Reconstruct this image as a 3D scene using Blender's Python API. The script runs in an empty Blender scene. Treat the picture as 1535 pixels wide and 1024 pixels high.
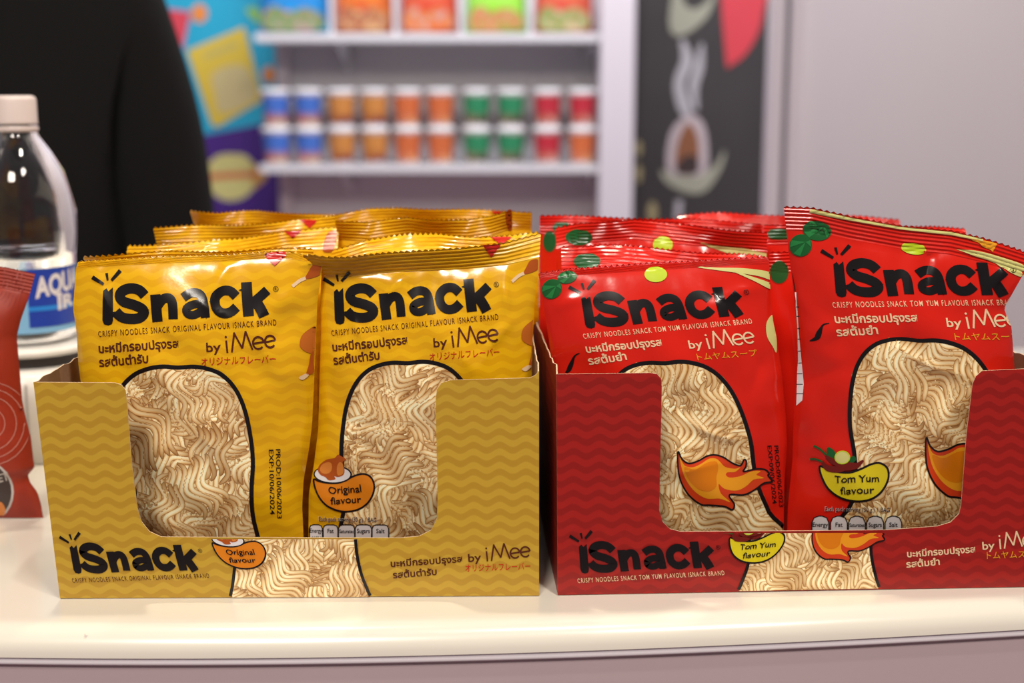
import bpy, bmesh, math, random
import numpy as np
from mathutils import Vector
from mathutils.geometry import tessellate_polygon

# ------------------------------------------------------------------ camera, world, lights, exposure
F, TH, CAMZ = 2050.0, math.radians(10.5), 1.193
CT = 0.95                                                    # height of the counter top
sc = bpy.context.scene
cam = bpy.data.cameras.new('camera')
cam.sensor_fit, cam.sensor_width, cam.lens = 'HORIZONTAL', 36.0, F / 1535 * 36
cam.clip_start = 0.05
cam.dof.use_dof, cam.dof.focus_distance, cam.dof.aperture_fstop = True, 0.66, 6.4
cam_o = bpy.data.objects.new('camera', cam)
cam_o.location, cam_o.rotation_euler = (0, 0, CAMZ), (math.pi / 2 - TH, 0, 0)
sc.collection.objects.link(cam_o)
sc.camera = cam_o
w = bpy.data.worlds.new('hall'); sc.world = w; w.use_nodes = True
w.node_tree.nodes['Background'].inputs[0].default_value = (0.62, 0.55, 0.57, 1)
w.node_tree.nodes['Background'].inputs[1].default_value = 0.20

def lamp(name, kind, loc, target, energy, col, **kw):
    l = bpy.data.lights.new(name, kind); l.energy = energy; l.color = col
    for k, v in kw.items(): setattr(l, k, v)
    o = bpy.data.objects.new(name, l); o.location = loc
    o.rotation_euler = (Vector(target) - Vector(loc)).to_track_quat('-Z', 'Y').to_euler()
    sc.collection.objects.link(o); return o
lamp('front_fill', 'AREA', (-0.5, -1.3, 3.0), (0, 0.7, 1.0), 50, (1, .91, .80), shape='RECTANGLE', size=0.6, size_y=0.4)  # fill lamp added behind the camera to brighten upright fronts
lamp('front_fill', 'AREA', (0.9, -0.9, 3.2), (0, 0.7, 1.0), 28, (1, .91, .80), shape='RECTANGLE', size=0.4, size_y=0.3)  # second added fill, from the right behind the camera
lamp('ceiling_spot', 'SPOT', (0.75, 1.35, 2.7), (0.0, 0.7, 0.95), 50, (1, .86, .66), spot_size=0.75, spot_blend=0.6, shadow_soft_size=0.05)
lamp('ceiling_spot', 'SPOT', (-0.35, 0.95, 2.7), (-0.1, 0.7, 0.95), 40, (1, .86, .66), spot_size=0.75, spot_blend=0.6, shadow_soft_size=0.04)
lamp('ceiling_spot', 'SPOT', (0.25, 0.15, 2.8), (0.05, 0.7, 1.0), 34, (1, .90, .76), spot_size=0.7, spot_blend=0.6, shadow_soft_size=0.04)
lamp('wall_fill_spot', 'SPOT', (0.1, 1.7, 2.9), (0.9, 2.1, 1.25), 70, (1, .93, .92), spot_size=1.3, spot_blend=1.0, shadow_soft_size=0.15)  # spot added only to brighten the right side wall
lamp('booth_light', 'AREA', (0.1, 2.9, 3.0), (0.1, 4.4, 1.0), 95, (.95, .95, 1), shape='RECTANGLE', size=2.4, size_y=0.6)
sc.view_settings.view_transform = 'Standard'; sc.view_settings.look = 'None'
sc.view_settings.exposure = 0.0; sc.view_settings.gamma = 1.0; sc.view_settings.use_curve_mapping = False

# ------------------------------------------------------------------ helpers
C, S = math.cos(TH), math.sin(TH)
def ray(px, py):
    u = (np.asarray(px, float) - 767.5) / F; v = (512 - np.asarray(py, float)) / F
    return u, C + v * S, -S + v * C
def at(px, py, Y):                      # photo pixel -> point at distance Y
    a, b, c = ray(px, py); t = Y / b
    return a * t, c * t + CAMZ
def onz(px, py, z):                     # photo pixel -> point on height z
    a, b, c = ray(px, py); t = (z - CAMZ) / c
    return float(a * t), float(b * t)

def nodes(name):
    m = bpy.data.materials.new(name); m.use_nodes = True
    return m, m.node_tree, m.node_tree.nodes['Principled BSDF']
def lk(nt, a, b): nt.links.new(a, b)
def mth(nt, op, a, b=None):
    n = nt.nodes.new('ShaderNodeMath'); n.operation = op
    for i, v in enumerate((a, b)):
        if v is None: continue
        if isinstance(v, (int, float)): n.inputs[i].default_value = v
        else: lk(nt, v, n.inputs[i])
    return n.outputs[0]
def mixc(nt, fac, a, b):
    n = nt.nodes.new('ShaderNodeMix'); n.data_type = 'RGBA'
    if isinstance(fac, float): n.inputs[0].default_value = fac
    else: lk(nt, fac, n.inputs[0])
    for i, v in ((6, a), (7, b)):
        if isinstance(v, tuple): n.inputs[i].default_value = (*v, 1)
        else: lk(nt, v, n.inputs[i])
    return n.outputs[2]
def ocoord(nt):
    return nt.nodes.new('ShaderNodeTexCoord').outputs['Object']
def noise(nt, scale, detail=3, vec=None):
    n = nt.nodes.new('ShaderNodeTexNoise'); n.inputs['Scale'].default_value = scale; n.inputs['Detail'].default_value = detail
    lk(nt, vec or ocoord(nt), n.inputs['Vector']); return n.outputs['Fac']
def bump(nt, bs, fac, strength, dist=0.001):
    b = nt.nodes.new('ShaderNodeBump'); b.inputs['Strength'].default_value = strength; b.inputs['Distance'].default_value = dist
    lk(nt, fac, b.inputs['Height']); lk(nt, b.outputs[0], bs.inputs['Normal'])
MATS = {}
def flat(name, col, rough=0.5, coat=0.0, var=0.0, scale=40, metal=0.0, bmp=0.0):
    if name in MATS: return MATS[name]
    m, nt, bs = nodes(name)
    bs.inputs['Roughness'].default_value = rough; bs.inputs['Coat Weight'].default_value = coat
    bs.inputs['Coat Roughness'].default_value = 0.12; bs.inputs['Metallic'].default_value = metal
    f = noise(nt, scale)
    lk(nt, mixc(nt, f, tuple(c * (1 - var) for c in col), tuple(min(1, c * (1 + var)) for c in col)), bs.inputs['Base Color'])
    if bmp: bump(nt, bs, f, bmp)
    MATS[name] = m; return m
def wave(name, c1, c2, period, length, amp, rough, coat, film=0.0):
    m, nt, bs = nodes(name)
    sep = nt.nodes.new('ShaderNodeSeparateXYZ'); lk(nt, ocoord(nt), sep.inputs[0])
    sx = mth(nt, 'SINE', mth(nt, 'MULTIPLY', sep.outputs[0], 2 * math.pi / length))
    zz = mth(nt, 'ADD', sep.outputs[2], mth(nt, 'MULTIPLY', sx, amp))
    s2 = mth(nt, 'SINE', mth(nt, 'MULTIPLY', zz, 2 * math.pi / period))
    mr = nt.nodes.new('ShaderNodeMapRange'); mr.inputs[1].default_value = -.25; mr.inputs[2].default_value = .25
    lk(nt, s2, mr.inputs[0])
    lk(nt, mixc(nt, mr.outputs[0], c1, c2), bs.inputs['Base Color'])
    bs.inputs['Roughness'].default_value = rough; bs.inputs['Coat Weight'].default_value = coat; bs.inputs['Coat Roughness'].default_value = .1
    if film: bump(nt, bs, noise(nt, 70, 4), film)
    return m
M_YFILM = wave('yellow_film', (.80, .44, .006), (.73, .375, .005), .0066, .0125, .0011, .16, .15, .2)
M_RFILM = flat('red_film', (.64, .014, .006), .16, .15, .04, 70, bmp=.2)
M_YBOX = wave('yellow_card', (.54, .335, .030), (.46, .262, .021), .0066, .0125, .0013, .42, .1)
M_RBOX = wave('red_card', (.36, .010, .007), (.275, .007, .005), .0069, .0125, .0013, .42, .1)
M_KRAFT = flat('kraft_card', (.24, .14, .08), .8, 0, .15, 200)
M_EDGE = flat('torn_card_edge', (.66, .50, .34), .9, 0, .2, 900)
def ink(name, col, rough=.2, coat=.0): return flat('ink_' + name, col, rough, coat, .03)
K_BLACK, K_BROWN, K_CREAM = ink('black', (.008, .006, .007)), ink('brown', (.09, .018, .008)), ink('cream', (.80, .58, .36))
K_RED, K_GOLD, K_WHITE = ink('red', (.55, .02, .012)), ink('gold', (.75, .33, .02)), ink('white', (.75, .72, .74))
K_ORANGE, K_LEMON, K_GREEN = ink('orange', (.72, .22, .012)), ink('lemon', (.72, .60, .015)), ink('leaf', (.010, .10, .025))
K_LIME, K_GRASS, K_ROAST = ink('lime', (.48, .62, .02)), ink('lemongrass', (.62, .60, .22)), ink('roast', (.42, .085, .012))
K_ROASTL, K_CHILI, K_FLAME = ink('roast_light', (.66, .22, .04)), ink('chili', (.16, .012, .008)), ink('flame', (.80, .32, .015))
K_FLAMER, K_FLAMEO, K_GREENL = ink('flame_red', (.62, .05, .012)), ink('flame_orange', (.70, .20, .006)), ink('leaf_light', (.02, .19, .05))
def vcol_mat():
    m, nt, bs = nodes('noodle_print')
    a = nt.nodes.new('ShaderNodeVertexColor'); a.layer_name = 'Col'
    lk(nt, a.outputs[0], bs.inputs['Base Color']); bs.inputs['Roughness'].default_value = .3; bs.inputs['Coat Weight'].default_value = .15
    return m
M_NOODLE = vcol_mat()

def link(o, parent=None):
    sc.collection.objects.link(o)
    if parent: o.parent = parent
    return o
def tag(o, label=None, cat=None, group=None, kind=None):
    for k, v in (('label', label), ('category', cat), ('group', group), ('kind', kind)):
        if v: o[k] = v
    return o
def empty(name, loc, label, cat, group=None):
    o = bpy.data.objects.new(name, None); o.location = loc; o.empty_display_size = .02
    return tag(link(o), label, cat, group)
def base_of(p): return np.array(p.location) if p is not None else np.zeros(3)
def root_base(p):
    b = np.zeros(3)
    while p is not None: b = b + np.array(p.location); p = p.parent
    return b
def mesh_obj(name, verts, faces, mats, parent=None, smooth=True, fmat=None):
    """verts in world metres; stored relative to the thing's base"""
    v = np.asarray(verts, float) - root_base(parent)
    me = bpy.data.meshes.new(name); me.from_pydata(v.tolist(), [], faces.tolist() if isinstance(faces, np.ndarray) else [tuple(f) for f in faces])
    for m in (mats if isinstance(mats, (list, tuple)) else [mats]): me.materials.append(m)
    if fmat is not None: me.polygons.foreach_set('material_index', fmat)
    if smooth: me.polygons.foreach_set('use_smooth', [True] * len(me.polygons))
    me.update()
    return link(bpy.data.objects.new(name, me), parent)
def bm_obj(name, bm, mats, parent=None, smooth=False, bevel=0):
    if bevel: bmesh.ops.bevel(bm, geom=bm.edges[:], offset=bevel, segments=2, affect='EDGES', profile=.7)
    bmesh.ops.recalc_face_normals(bm, faces=bm.faces[:])
    b = root_base(parent)
    for v in bm.verts: v.co -= Vector(b)
    me = bpy.data.meshes.new(name); bm.to_mesh(me); bm.free()
    for m in (mats if isinstance(mats, (list, tuple)) else [mats]): me.materials.append(m)
    if smooth: me.polygons.foreach_set('use_smooth', [True] * len(me.polygons))
    return link(bpy.data.objects.new(name, me), parent)
def box(name, lo, hi, mat, parent=None, bevel=.002):
    bm = bmesh.new(); bmesh.ops.create_cube(bm, size=1)
    for v in bm.verts:
        v.co = Vector([lo[i] + (v.co[i] + .5) * (hi[i] - lo[i]) for i in range(3)])
    return bm_obj(name, bm, mat, parent, bevel=min(bevel, .3 * min(hi[i] - lo[i] for i in range(3))))
def lathe(name, prof, cx, cy, mat, parent=None, n=48, ripple=None):
    V, Fc = [], []
    for j, (r, z) in enumerate(prof):
        for i in range(n):
            a = 2 * math.pi * i / n; rr = r + (ripple(a, z) if ripple and r > .01 else 0)
            V.append((cx + rr * math.cos(a), cy + rr * math.sin(a), z))
    for j in range(len(prof) - 1):
        for i in range(n):
            k = (i + 1) % n; Fc.append((j * n + i, j * n + k, (j + 1) * n + k, (j + 1) * n + i))
    return mesh_obj(name, V, Fc, mat, parent)

# ------------------------------------------------------------------ flat artwork (lettering and marks), laid on a surface
_tc = {}
def glyphs(s, bold=0.0):
    if (s, bold) in _tc: return _tc[(s, bold)]
    spread = 1.28 if s.startswith('CRISPY') else 1.0
    cu = bpy.data.curves.new('t', 'FONT'); cu.body = s; cu.offset = bold; cu.resolution_u = 3; cu.fill_mode = 'FRONT'; cu.space_character = spread
    o = bpy.data.objects.new('t', cu); sc.collection.objects.link(o)
    dg = bpy.context.evaluated_depsgraph_get(); me = o.evaluated_get(dg).to_mesh()
    V = np.array([v.co[:2] for v in me.vertices]) if len(me.vertices) else np.zeros((0, 2)); Fc = [tuple(p.vertices) for p in me.polygons]
    o.evaluated_get(dg).to_mesh_clear(); bpy.data.objects.remove(o); bpy.data.curves.remove(cu)
    _tc[(s, bold)] = (V, Fc); return V, Fc
CAP = None
def a_text(s, p0, p1, cap, bold=0.0, wob=0.0):
    """text whose baseline runs p0 -> p1 (photo px), capital height cap px"""
    global CAP
    if CAP is None:
        CAP = np.ptp(glyphs('H')[0][:, 1])
    V, Fc = glyphs(s, bold); x0, x1 = V[:, 0].min(), V[:, 0].max()
    if wob:
        X, Y = V[:, 0], V[:, 1]; V = np.stack([X + wob * (.05 * np.sin(7.3 * X + 1) * (Y / .7) + .03 * np.sin(11 * Y + 5 * X)), Y * (1 + wob * .10 * np.sin(4.1 * X + 2)) + wob * .045 * np.sin(8.7 * X)], 1); x0, x1 = V[:, 0].min(), V[:, 0].max()
    p0, p1 = np.array(p0, float), np.array(p1, float); d = p1 - p0; L = np.hypot(*d); up = np.array([d[1], -d[0]]) / L
    return p0 + ((V[:, :1] - x0) / (x1 - x0)) * d + (V[:, 1:] * cap / CAP) * up, Fc
def a_glyph(s, bb, bold=0.0, skew=0.0):
    V, Fc = glyphs(s, bold); lo, hi = V.min(0), V.max(0); q = (V - lo) / (hi - lo)
    x = bb[0] + q[:, 0] * (bb[2] - bb[0]); y = bb[3] - q[:, 1] * (bb[3] - bb[1]) + skew * (q[:, 0] - .5)
    return np.stack([x, y], 1), Fc
def spline(P, n=6, closed=True):
    P = np.array(P, float); N = len(P); out = []
    for i in range(N if closed else N - 1):
        if closed: a, b, c, d = P[i - 1], P[i], P[(i + 1) % N], P[(i + 2) % N]
        else: a, b, c, d = P[max(i - 1, 0)], P[i], P[i + 1], P[min(i + 2, N - 1)]
        for k in range(n):
            t = k / n
            out.append(.5 * (2 * b + (c - a) * t + (2 * a - 5 * b + 4 * c - d) * t * t + (3 * b - a - 3 * c + d) * t ** 3))
    if not closed: out.append(P[-1])
    return np.array(out)
def a_poly(P, smooth=True, n=5):
    P = spline(P, n) if smooth else np.array(P, float)
    return P, [tuple(t) for t in tessellate_polygon([[Vector((p[0], p[1], 0)) for p in P]])]
def a_stroke(P, wd, closed=False, smooth=True, n=5, taper=None):
    P = spline(P, n, closed) if smooth else np.array(P, float); N = len(P)
    if closed: T = np.roll(P, -1, 0) - np.roll(P, 1, 0)
    else: T = np.gradient(P, axis=0)
    T = T / (np.linalg.norm(T, axis=1, keepdims=True) + 1e-9); Nn = np.stack([-T[:, 1], T[:, 0]], 1)
    ww = np.full(N, wd / 2.0) if taper is None else np.interp(np.linspace(0, 1, N), np.linspace(0, 1, len(taper)), taper) / 2
    V = np.concatenate([P - Nn * ww[:, None], P + Nn * ww[:, None]]); Fc = []
    for i in range(N if closed else N - 1):
        j = (i + 1) % N; Fc.append((i, j, N + j, N + i))
    return V, Fc
def a_ell(cx, cy, rx, ry, rot=0, n=28):
    t = np.linspace(0, 2 * math.pi, n, endpoint=False); x, y = rx * np.cos(t), ry * np.sin(t); c, s = math.cos(rot), math.sin(rot)
    return np.stack([cx + x * c - y * s, cy + x * s + y * c], 1), [tuple(range(n))]
def join(*gs, lift=False):
    V, Fc, k = [], [], 0
    for n_, (v, f) in enumerate(gs):
        V.append(np.c_[v[:, :2], np.full(len(v), n_ if lift else 0)] if lift else v); Fc += [tuple(i + k for i in q) for q in f]; k += len(v)
    return np.concatenate(V), Fc
def join2(a_, b_):
    return np.concatenate([np.c_[a_[0], np.zeros(len(a_[0]))], b_[0]]), list(a_[1]) + [tuple(i + len(a_[0]) for i in f) for f in b_[1]]
def zpx(P, ox, oy, s): return [(ox + x / s, oy + y / s) for x, y in P]     # points read in an enlarged view -> photo px
def affine(src, dst):
    A = np.array([[x, y, 1] for x, y in src], float); return np.linalg.solve(A, np.array(dst, float))
def ap(A, V):
    V = np.asarray(V, float); W = np.c_[V[:, :2], np.ones(len(V))] @ A
    return np.c_[W, V[:, 2]] if V.shape[1] > 2 else W
def cutgrid(V, Fc, step=11.0, clip=None):
    bm = bmesh.new(); vs = [bm.verts.new((p[0], p[1], p[2] if len(p) > 2 else 0)) for p in V]
    for f in Fc:
        try: bm.faces.new([vs[i] for i in f])
        except ValueError: pass
    lo, hi = V.min(0), V.max(0)
    if step:
        for ax in (0, 1):
            k = math.floor(lo[ax] / step) + 1
            while k * step < hi[ax]:
                co = [0, 0, 0]; no = [0, 0, 0]; co[ax] = k * step; no[ax] = 1
                bmesh.ops.bisect_plane(bm, geom=bm.verts[:] + bm.edges[:] + bm.faces[:], dist=1e-5, plane_co=co, plane_no=no); k += 1
    for ax, val, sign in (clip or []):                       # drop what lies beyond an edge of the printed sheet
        co = [0, 0, 0]; no = [0, 0, 0]; co[ax] = val; no[ax] = sign
        bmesh.ops.bisect_plane(bm, geom=bm.verts[:] + bm.edges[:] + bm.faces[:], dist=1e-5, plane_co=co, plane_no=no, clear_outer=True)
    bm.verts.index_update()
    V = np.array([v.co[:] for v in bm.verts]).reshape(-1, 3); Fc = [tuple(v.index for v in f.verts) for f in bm.faces]; bm.free()
    return V, Fc
def lay(name, surf, geo, mat, parent, level=1, step=6.0, clip=None, cols=None, lev=None, label=None):
    """project flat artwork (photo px) onto a surface, a hair in front of it"""
    V, Fc = geo
    up = 0
    if cols is None:
        V, Fc = cutgrid(V, Fc, step, clip); up = V[:, 2:3] * 1.3e-5; V = V[:, :2]
    if not len(Fc): return None
    a, b, c = ray(V[:, 0], V[:, 1]); y = np.full(len(V), surf.Yref)
    for _ in range(5):
        x = a * y / b; z = c * y / b + CAMZ; y = surf.y(x, z)
    x = a * y / b; z = c * y / b + CAMZ
    e = 4e-4
    gx = (surf.y(x + e, z) - surf.y(x - e, z)) / (2 * e); gz = (surf.y(x, z + e) - surf.y(x, z - e)) / (2 * e)
    N = np.stack([gx, -np.ones_like(gx), gz], 1); N /= np.linalg.norm(N, axis=1, keepdims=True)
    if hasattr(surf, 'L'):
        cl = np.clip(x, surf.L(z) + 4e-4, surf.R(z) - 4e-4); mv = cl != x; x = cl; y = np.where(mv, surf.y(x, z), y); z = np.maximum(z, surf.zb + .002)
    off = (level * 7e-5 + 9e-5 + up) if lev is None else (lev + 9e-5)[:, None]
    W = np.stack([x, y, z], 1) + N * off
    if len(Fc) and cols is not None:                          # strands: all quads run the same way round
        c_ = np.cross(W[Fc[:, 1]] - W[Fc[:, 0]], W[Fc[:, 2]] - W[Fc[:, 0]]); Fo = Fc if (c_ * N[Fc[:, 0]]).sum() > 0 else Fc[:, ::-1]
    else:
        k = np.array([f[:3] for f in Fc]); d_ = (np.cross(W[k[:, 1]] - W[k[:, 0]], W[k[:, 2]] - W[k[:, 0]]) * N[k[:, 0]]).sum(1)
        Fo = [f if q > 0 else tuple(reversed(f)) for f, q in zip(Fc, d_)]
    o = mesh_obj(name, W, Fo, mat, parent)
    me = o.data
    me.normals_split_custom_set_from_vertices(N.tolist())
    if cols is not None:
        ca = me.color_attributes.new('Col', 'FLOAT_COLOR', 'POINT'); ca.data.foreach_set('color', np.c_[cols, np.ones(len(cols))].ravel().astype(np.float32))
    if label: o['label'] = label
    return o
def inside(P, poly):
    x, y = P[:, 0], P[:, 1]; r = np.zeros(len(P), bool); q = np.roll(poly, 1, 0)
    for (x1, y1), (x2, y2) in zip(poly, q):
        r ^= ((y1 > y) != (y2 > y)) & (x < (x2 - x1) * (y - y1) / (y2 - y1 + 1e-12) + x1)
    return r
def noodles(poly, seed, wd=8.4, tint=1.0):
    """wavy bundles of noodle strands clipped to an outline (photo px) with a colour for each vertex"""
    rng = np.random.default_rng(seed); poly = np.array(poly)[::2]; lo, hi = poly.min(0), poly.max(0); K = 20
    gx, gy = 4.6 * wd, 4.2 * wd
    nx, ny = int((hi[0] - lo[0]) / gx) + 2, int((hi[1] - lo[1]) / gy) + 2
    cells = [(i, j) for i in range(nx) for j in range(ny)] * 2; rng.shuffle(cells); n = len(cells); Ps, St, Lv = [], [], []
    e = np.linspace(-1, 1, K); taper = .35 + .65 * (1 - np.abs(e) ** 10)
    for b, (i, j) in enumerate(cells):
        c = lo + np.array([i * gx, j * gy]) + rng.uniform(-.5, .5, 2) * (gx, gy)
        ang = math.pi / 2 + rng.normal(0, .3) + (.7, -.35, .2, -.75)[j % 4]; L = rng.uniform(8, 13) * wd; ns = rng.integers(5, 9)
        amp, wl, ph = rng.uniform(.8, 1.5) * wd, rng.uniform(6.0, 8.5) * wd, rng.uniform(0, 6.28); curl = rng.normal(0, .05) / wd
        t = np.linspace(-L / 2, L / 2, K); d = np.array([math.cos(ang), math.sin(ang)]); nn = np.array([-d[1], d[0]]); tone = rng.uniform(.84, 1.08)
        for q in range(ns):
            o = (q - ns / 2) * wd * 1.12; tt = t * rng.uniform(.8, 1.05) + rng.uniform(-.8, .8) * wd
            sh = amp * rng.uniform(.85, 1.1) * np.sin(2 * math.pi * tt / wl + ph + rng.normal(0, .18)) + curl * tt * tt + o
            Ps.append(c + tt[:, None] * d + sh[:, None] * nn); Lv.append((b + q / ns) / n * 2.6e-4)
            St.append(tone * rng.uniform(.85, 1.1) * tint * (1 - .55 * np.abs(e) ** 4) * (1 + .14 * np.sin(2 * math.pi * tt / wl + ph + .8)))
    P = np.array(Ps); ok = inside(P.reshape(-1, 2), poly).reshape(P.shape[:2]); keep = ok.any(1); P, ok, St, Lv = P[keep], ok[keep], np.array(St)[keep], np.array(Lv)[keep]
    T = np.gradient(P, axis=1); T /= np.linalg.norm(T, axis=2, keepdims=True) + 1e-9; Nn = np.stack([-T[..., 1], T[..., 0]], -1)
    fl = np.where(Nn[:, K // 2, 1] > 0, -1.0, 1.0); Nn = Nn * fl[:, None, None]
    rows = ((-.5, (.34, .12, .022)), (-.27, (.93, .64, .28)), (.05, (1., .90, .62)), (.3, (.98, .77, .41)), (.5, (.44, .17, .035)))
    V = np.stack([P + Nn * (off * wd) * taper[None, :, None] for off, _ in rows], 1)
    Co = np.stack([np.clip(St, .3, 1.1)[..., None] ** np.array([1., 1.5, 2.1]) * np.array(c)[None, None] for _, c in rows], 1)
    m = P.shape[0]; idx = np.arange(m * 5 * K).reshape(m, 5, K); good = (ok[:, :-1] & ok[:, 1:])[:, None, :].repeat(4, 1)
    Q = np.stack([idx[:, :-1, :-1], idx[:, :-1, 1:], idx[:, 1:, 1:], idx[:, 1:, :-1]], -1)
    Q = np.where(fl[:, None, None, None] > 0, Q, Q[..., ::-1])
    return V.reshape(-1, 2), Q[good], np.clip(Co.reshape(-1, 3), 0, 1), np.repeat(Lv, 5 * K)

# ------------------------------------------------------------------ the setting
XE = [-.2153, -.0998, .0192, .1356, .2458]; YE = [.5872, .5880, .5935, .6064, .6204]
pf = np.polyfit(XE, YE, 3)
def edge_y(x):
    xc = min(max(x, -.215), .25); d = np.polyder(pf)
    return float(np.polyval(pf, xc) + np.polyval(d, xc) * (x - xc))
M_FLOOR = flat('mauve_carpet', (.34, .20, .23), .95, 0, .15, 60)
tag(box('floor', (-4, -2, -.05), (4, 6, 0), M_FLOOR), kind='structure')
M_WALLW = flat('white_wall_panel', (.66, .595, .60), .5, 0, .02, 3)
tag(box('wall_back', (-2.6, 4.75, 0), (2.0, 4.80, 2.7), M_WALLW), kind='structure')
# side wall of the booth, running towards the viewer on the right
a = at(1203, 100, 3.0); b = (1.05, 1.2)
bm = bmesh.new()
p = [(float(a[0]), 3.0), (b[0], b[1]), (b[0] + .04, b[1]), (float(a[0]) + .04, 3.02)]
lo_ = [bm.verts.new((x, y, 0)) for x, y in p]; hi_ = [bm.verts.new((x, y, 2.7)) for x, y in p]
bm.faces.new(lo_); bm.faces.new(hi_)
for i in range(4): bm.faces.new((lo_[i], lo_[(i + 1) % 4], hi_[(i + 1) % 4], hi_[i]))
tag(bm_obj('wall_right', bm, M_WALLW), kind='structure')
M_ALU = flat('white_aluminium', (.62, .57, .62), .35, .2, .02, 4); M_GROOVE = flat('groove_grey', (.20, .18, .21), .6)
xa, xb, xc_, xd = (float(at(q, 160, 3.02)[0]) for q in (1150, 1171, 1179, 1204))
t1 = box('trim_1', (xa, 3.0, 0), (xb, 3.05, 2.7), M_ALU); tag(t1, kind='structure')
t1 = box('trim_2', (xb, 3.025, 0), (xc_, 3.05, 2.7), M_GROOVE); tag(t1, kind='structure')
t1 = box('trim_3', (xc_, 3.0, 0), (xd, 3.05, 2.7), M_ALU); tag(t1, kind='structure')

# counter: top slab with a rounded, gently curved front edge, lip and panel
cnt = empty('counter', (0, .9, 0), 'long white counter with a rounded front edge under the snack boxes', 'counter')
def counter_mat():
    m, nt, bs = nodes('cream_laminate')
    n = noise(nt, 9, 4); v = nt.nodes.new('ShaderNodeTexNoise'); v.inputs['Scale'].default_value = 160; v.inputs['Detail'].default_value = 5
    lk(nt, ocoord(nt), v.inputs['Vector'])
    sp = nt.nodes.new('ShaderNodeMapRange'); sp.inputs[1].default_value = .74; sp.inputs[2].default_value = .80; lk(nt, v.outputs['Fac'], sp.inputs[0])
    c = mixc(nt, n, (.74, .70, .62), (.80, .76, .68)); lk(nt, mixc(nt, sp.outputs[0], c, (.40, .33, .33)), bs.inputs['Base Color'])
    bs.inputs['Roughness'].default_value = .22; bs.inputs['Coat Weight'].default_value = .3; bs.inputs['Coat Roughness'].default_value = .08
    return m
M_CNT = counter_mat(); M_PANEL = flat('bounce_tinted_laminate', (.50, .40, .43), .4, .15, .05, 6)  # white panel; pink bounce from the carpet is put into its colour
xs = np.linspace(-1.6, .88, 110); R_ = .0128
prof = [(.62, 0), (.35, 0), (.12, 0), (R_ + .004, 0)] + [(R_ * (1 - math.sin(q)), R_ * (math.cos(q) - 1)) for q in np.linspace(0, math.pi / 2, 9)]
V, Fc = [], []
for x in xs:
    for dy, dz in prof: V.append((x, edge_y(x) + dy, CT + dz))
n = len(prof)
for i in range(len(xs) - 1):
    for j in range(n - 1): Fc.append((i * n + j, i * n + j + 1, (i + 1) * n + j + 1, (i + 1) * n + j))
mesh_obj('counter_top', V, Fc, M_CNT, cnt)
V, Fc = [], []
pr = [(.0003, -.0128), (.0008, -.0135), (.0005, -.0146), (-.0002, -.0154), (.0005, -.0164), (.0022, -.0170)]
for x in xs:
    for dy, dz in pr: V.append((x, edge_y(x) + dy, CT + dz))
n = len(pr)
for i in range(len(xs) - 1):
    for j in range(n - 1): Fc.append((i * n + j, i * n + j + 1, (i + 1) * n + j + 1, (i + 1) * n + j))
mesh_obj('edge_lip', V, Fc, M_ALU, cnt)
V, Fc = [], []
for x in xs:
    V += [(x, edge_y(x) + .0022, CT - .0170), (x, edge_y(x) + .0022, .02)]
for i in range(len(xs) - 1): Fc.append((2 * i, 2 * i + 1, 2 * i + 3, 2 * i + 2))
mesh_obj('front_panel', V, Fc, M_PANEL, cnt)

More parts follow.
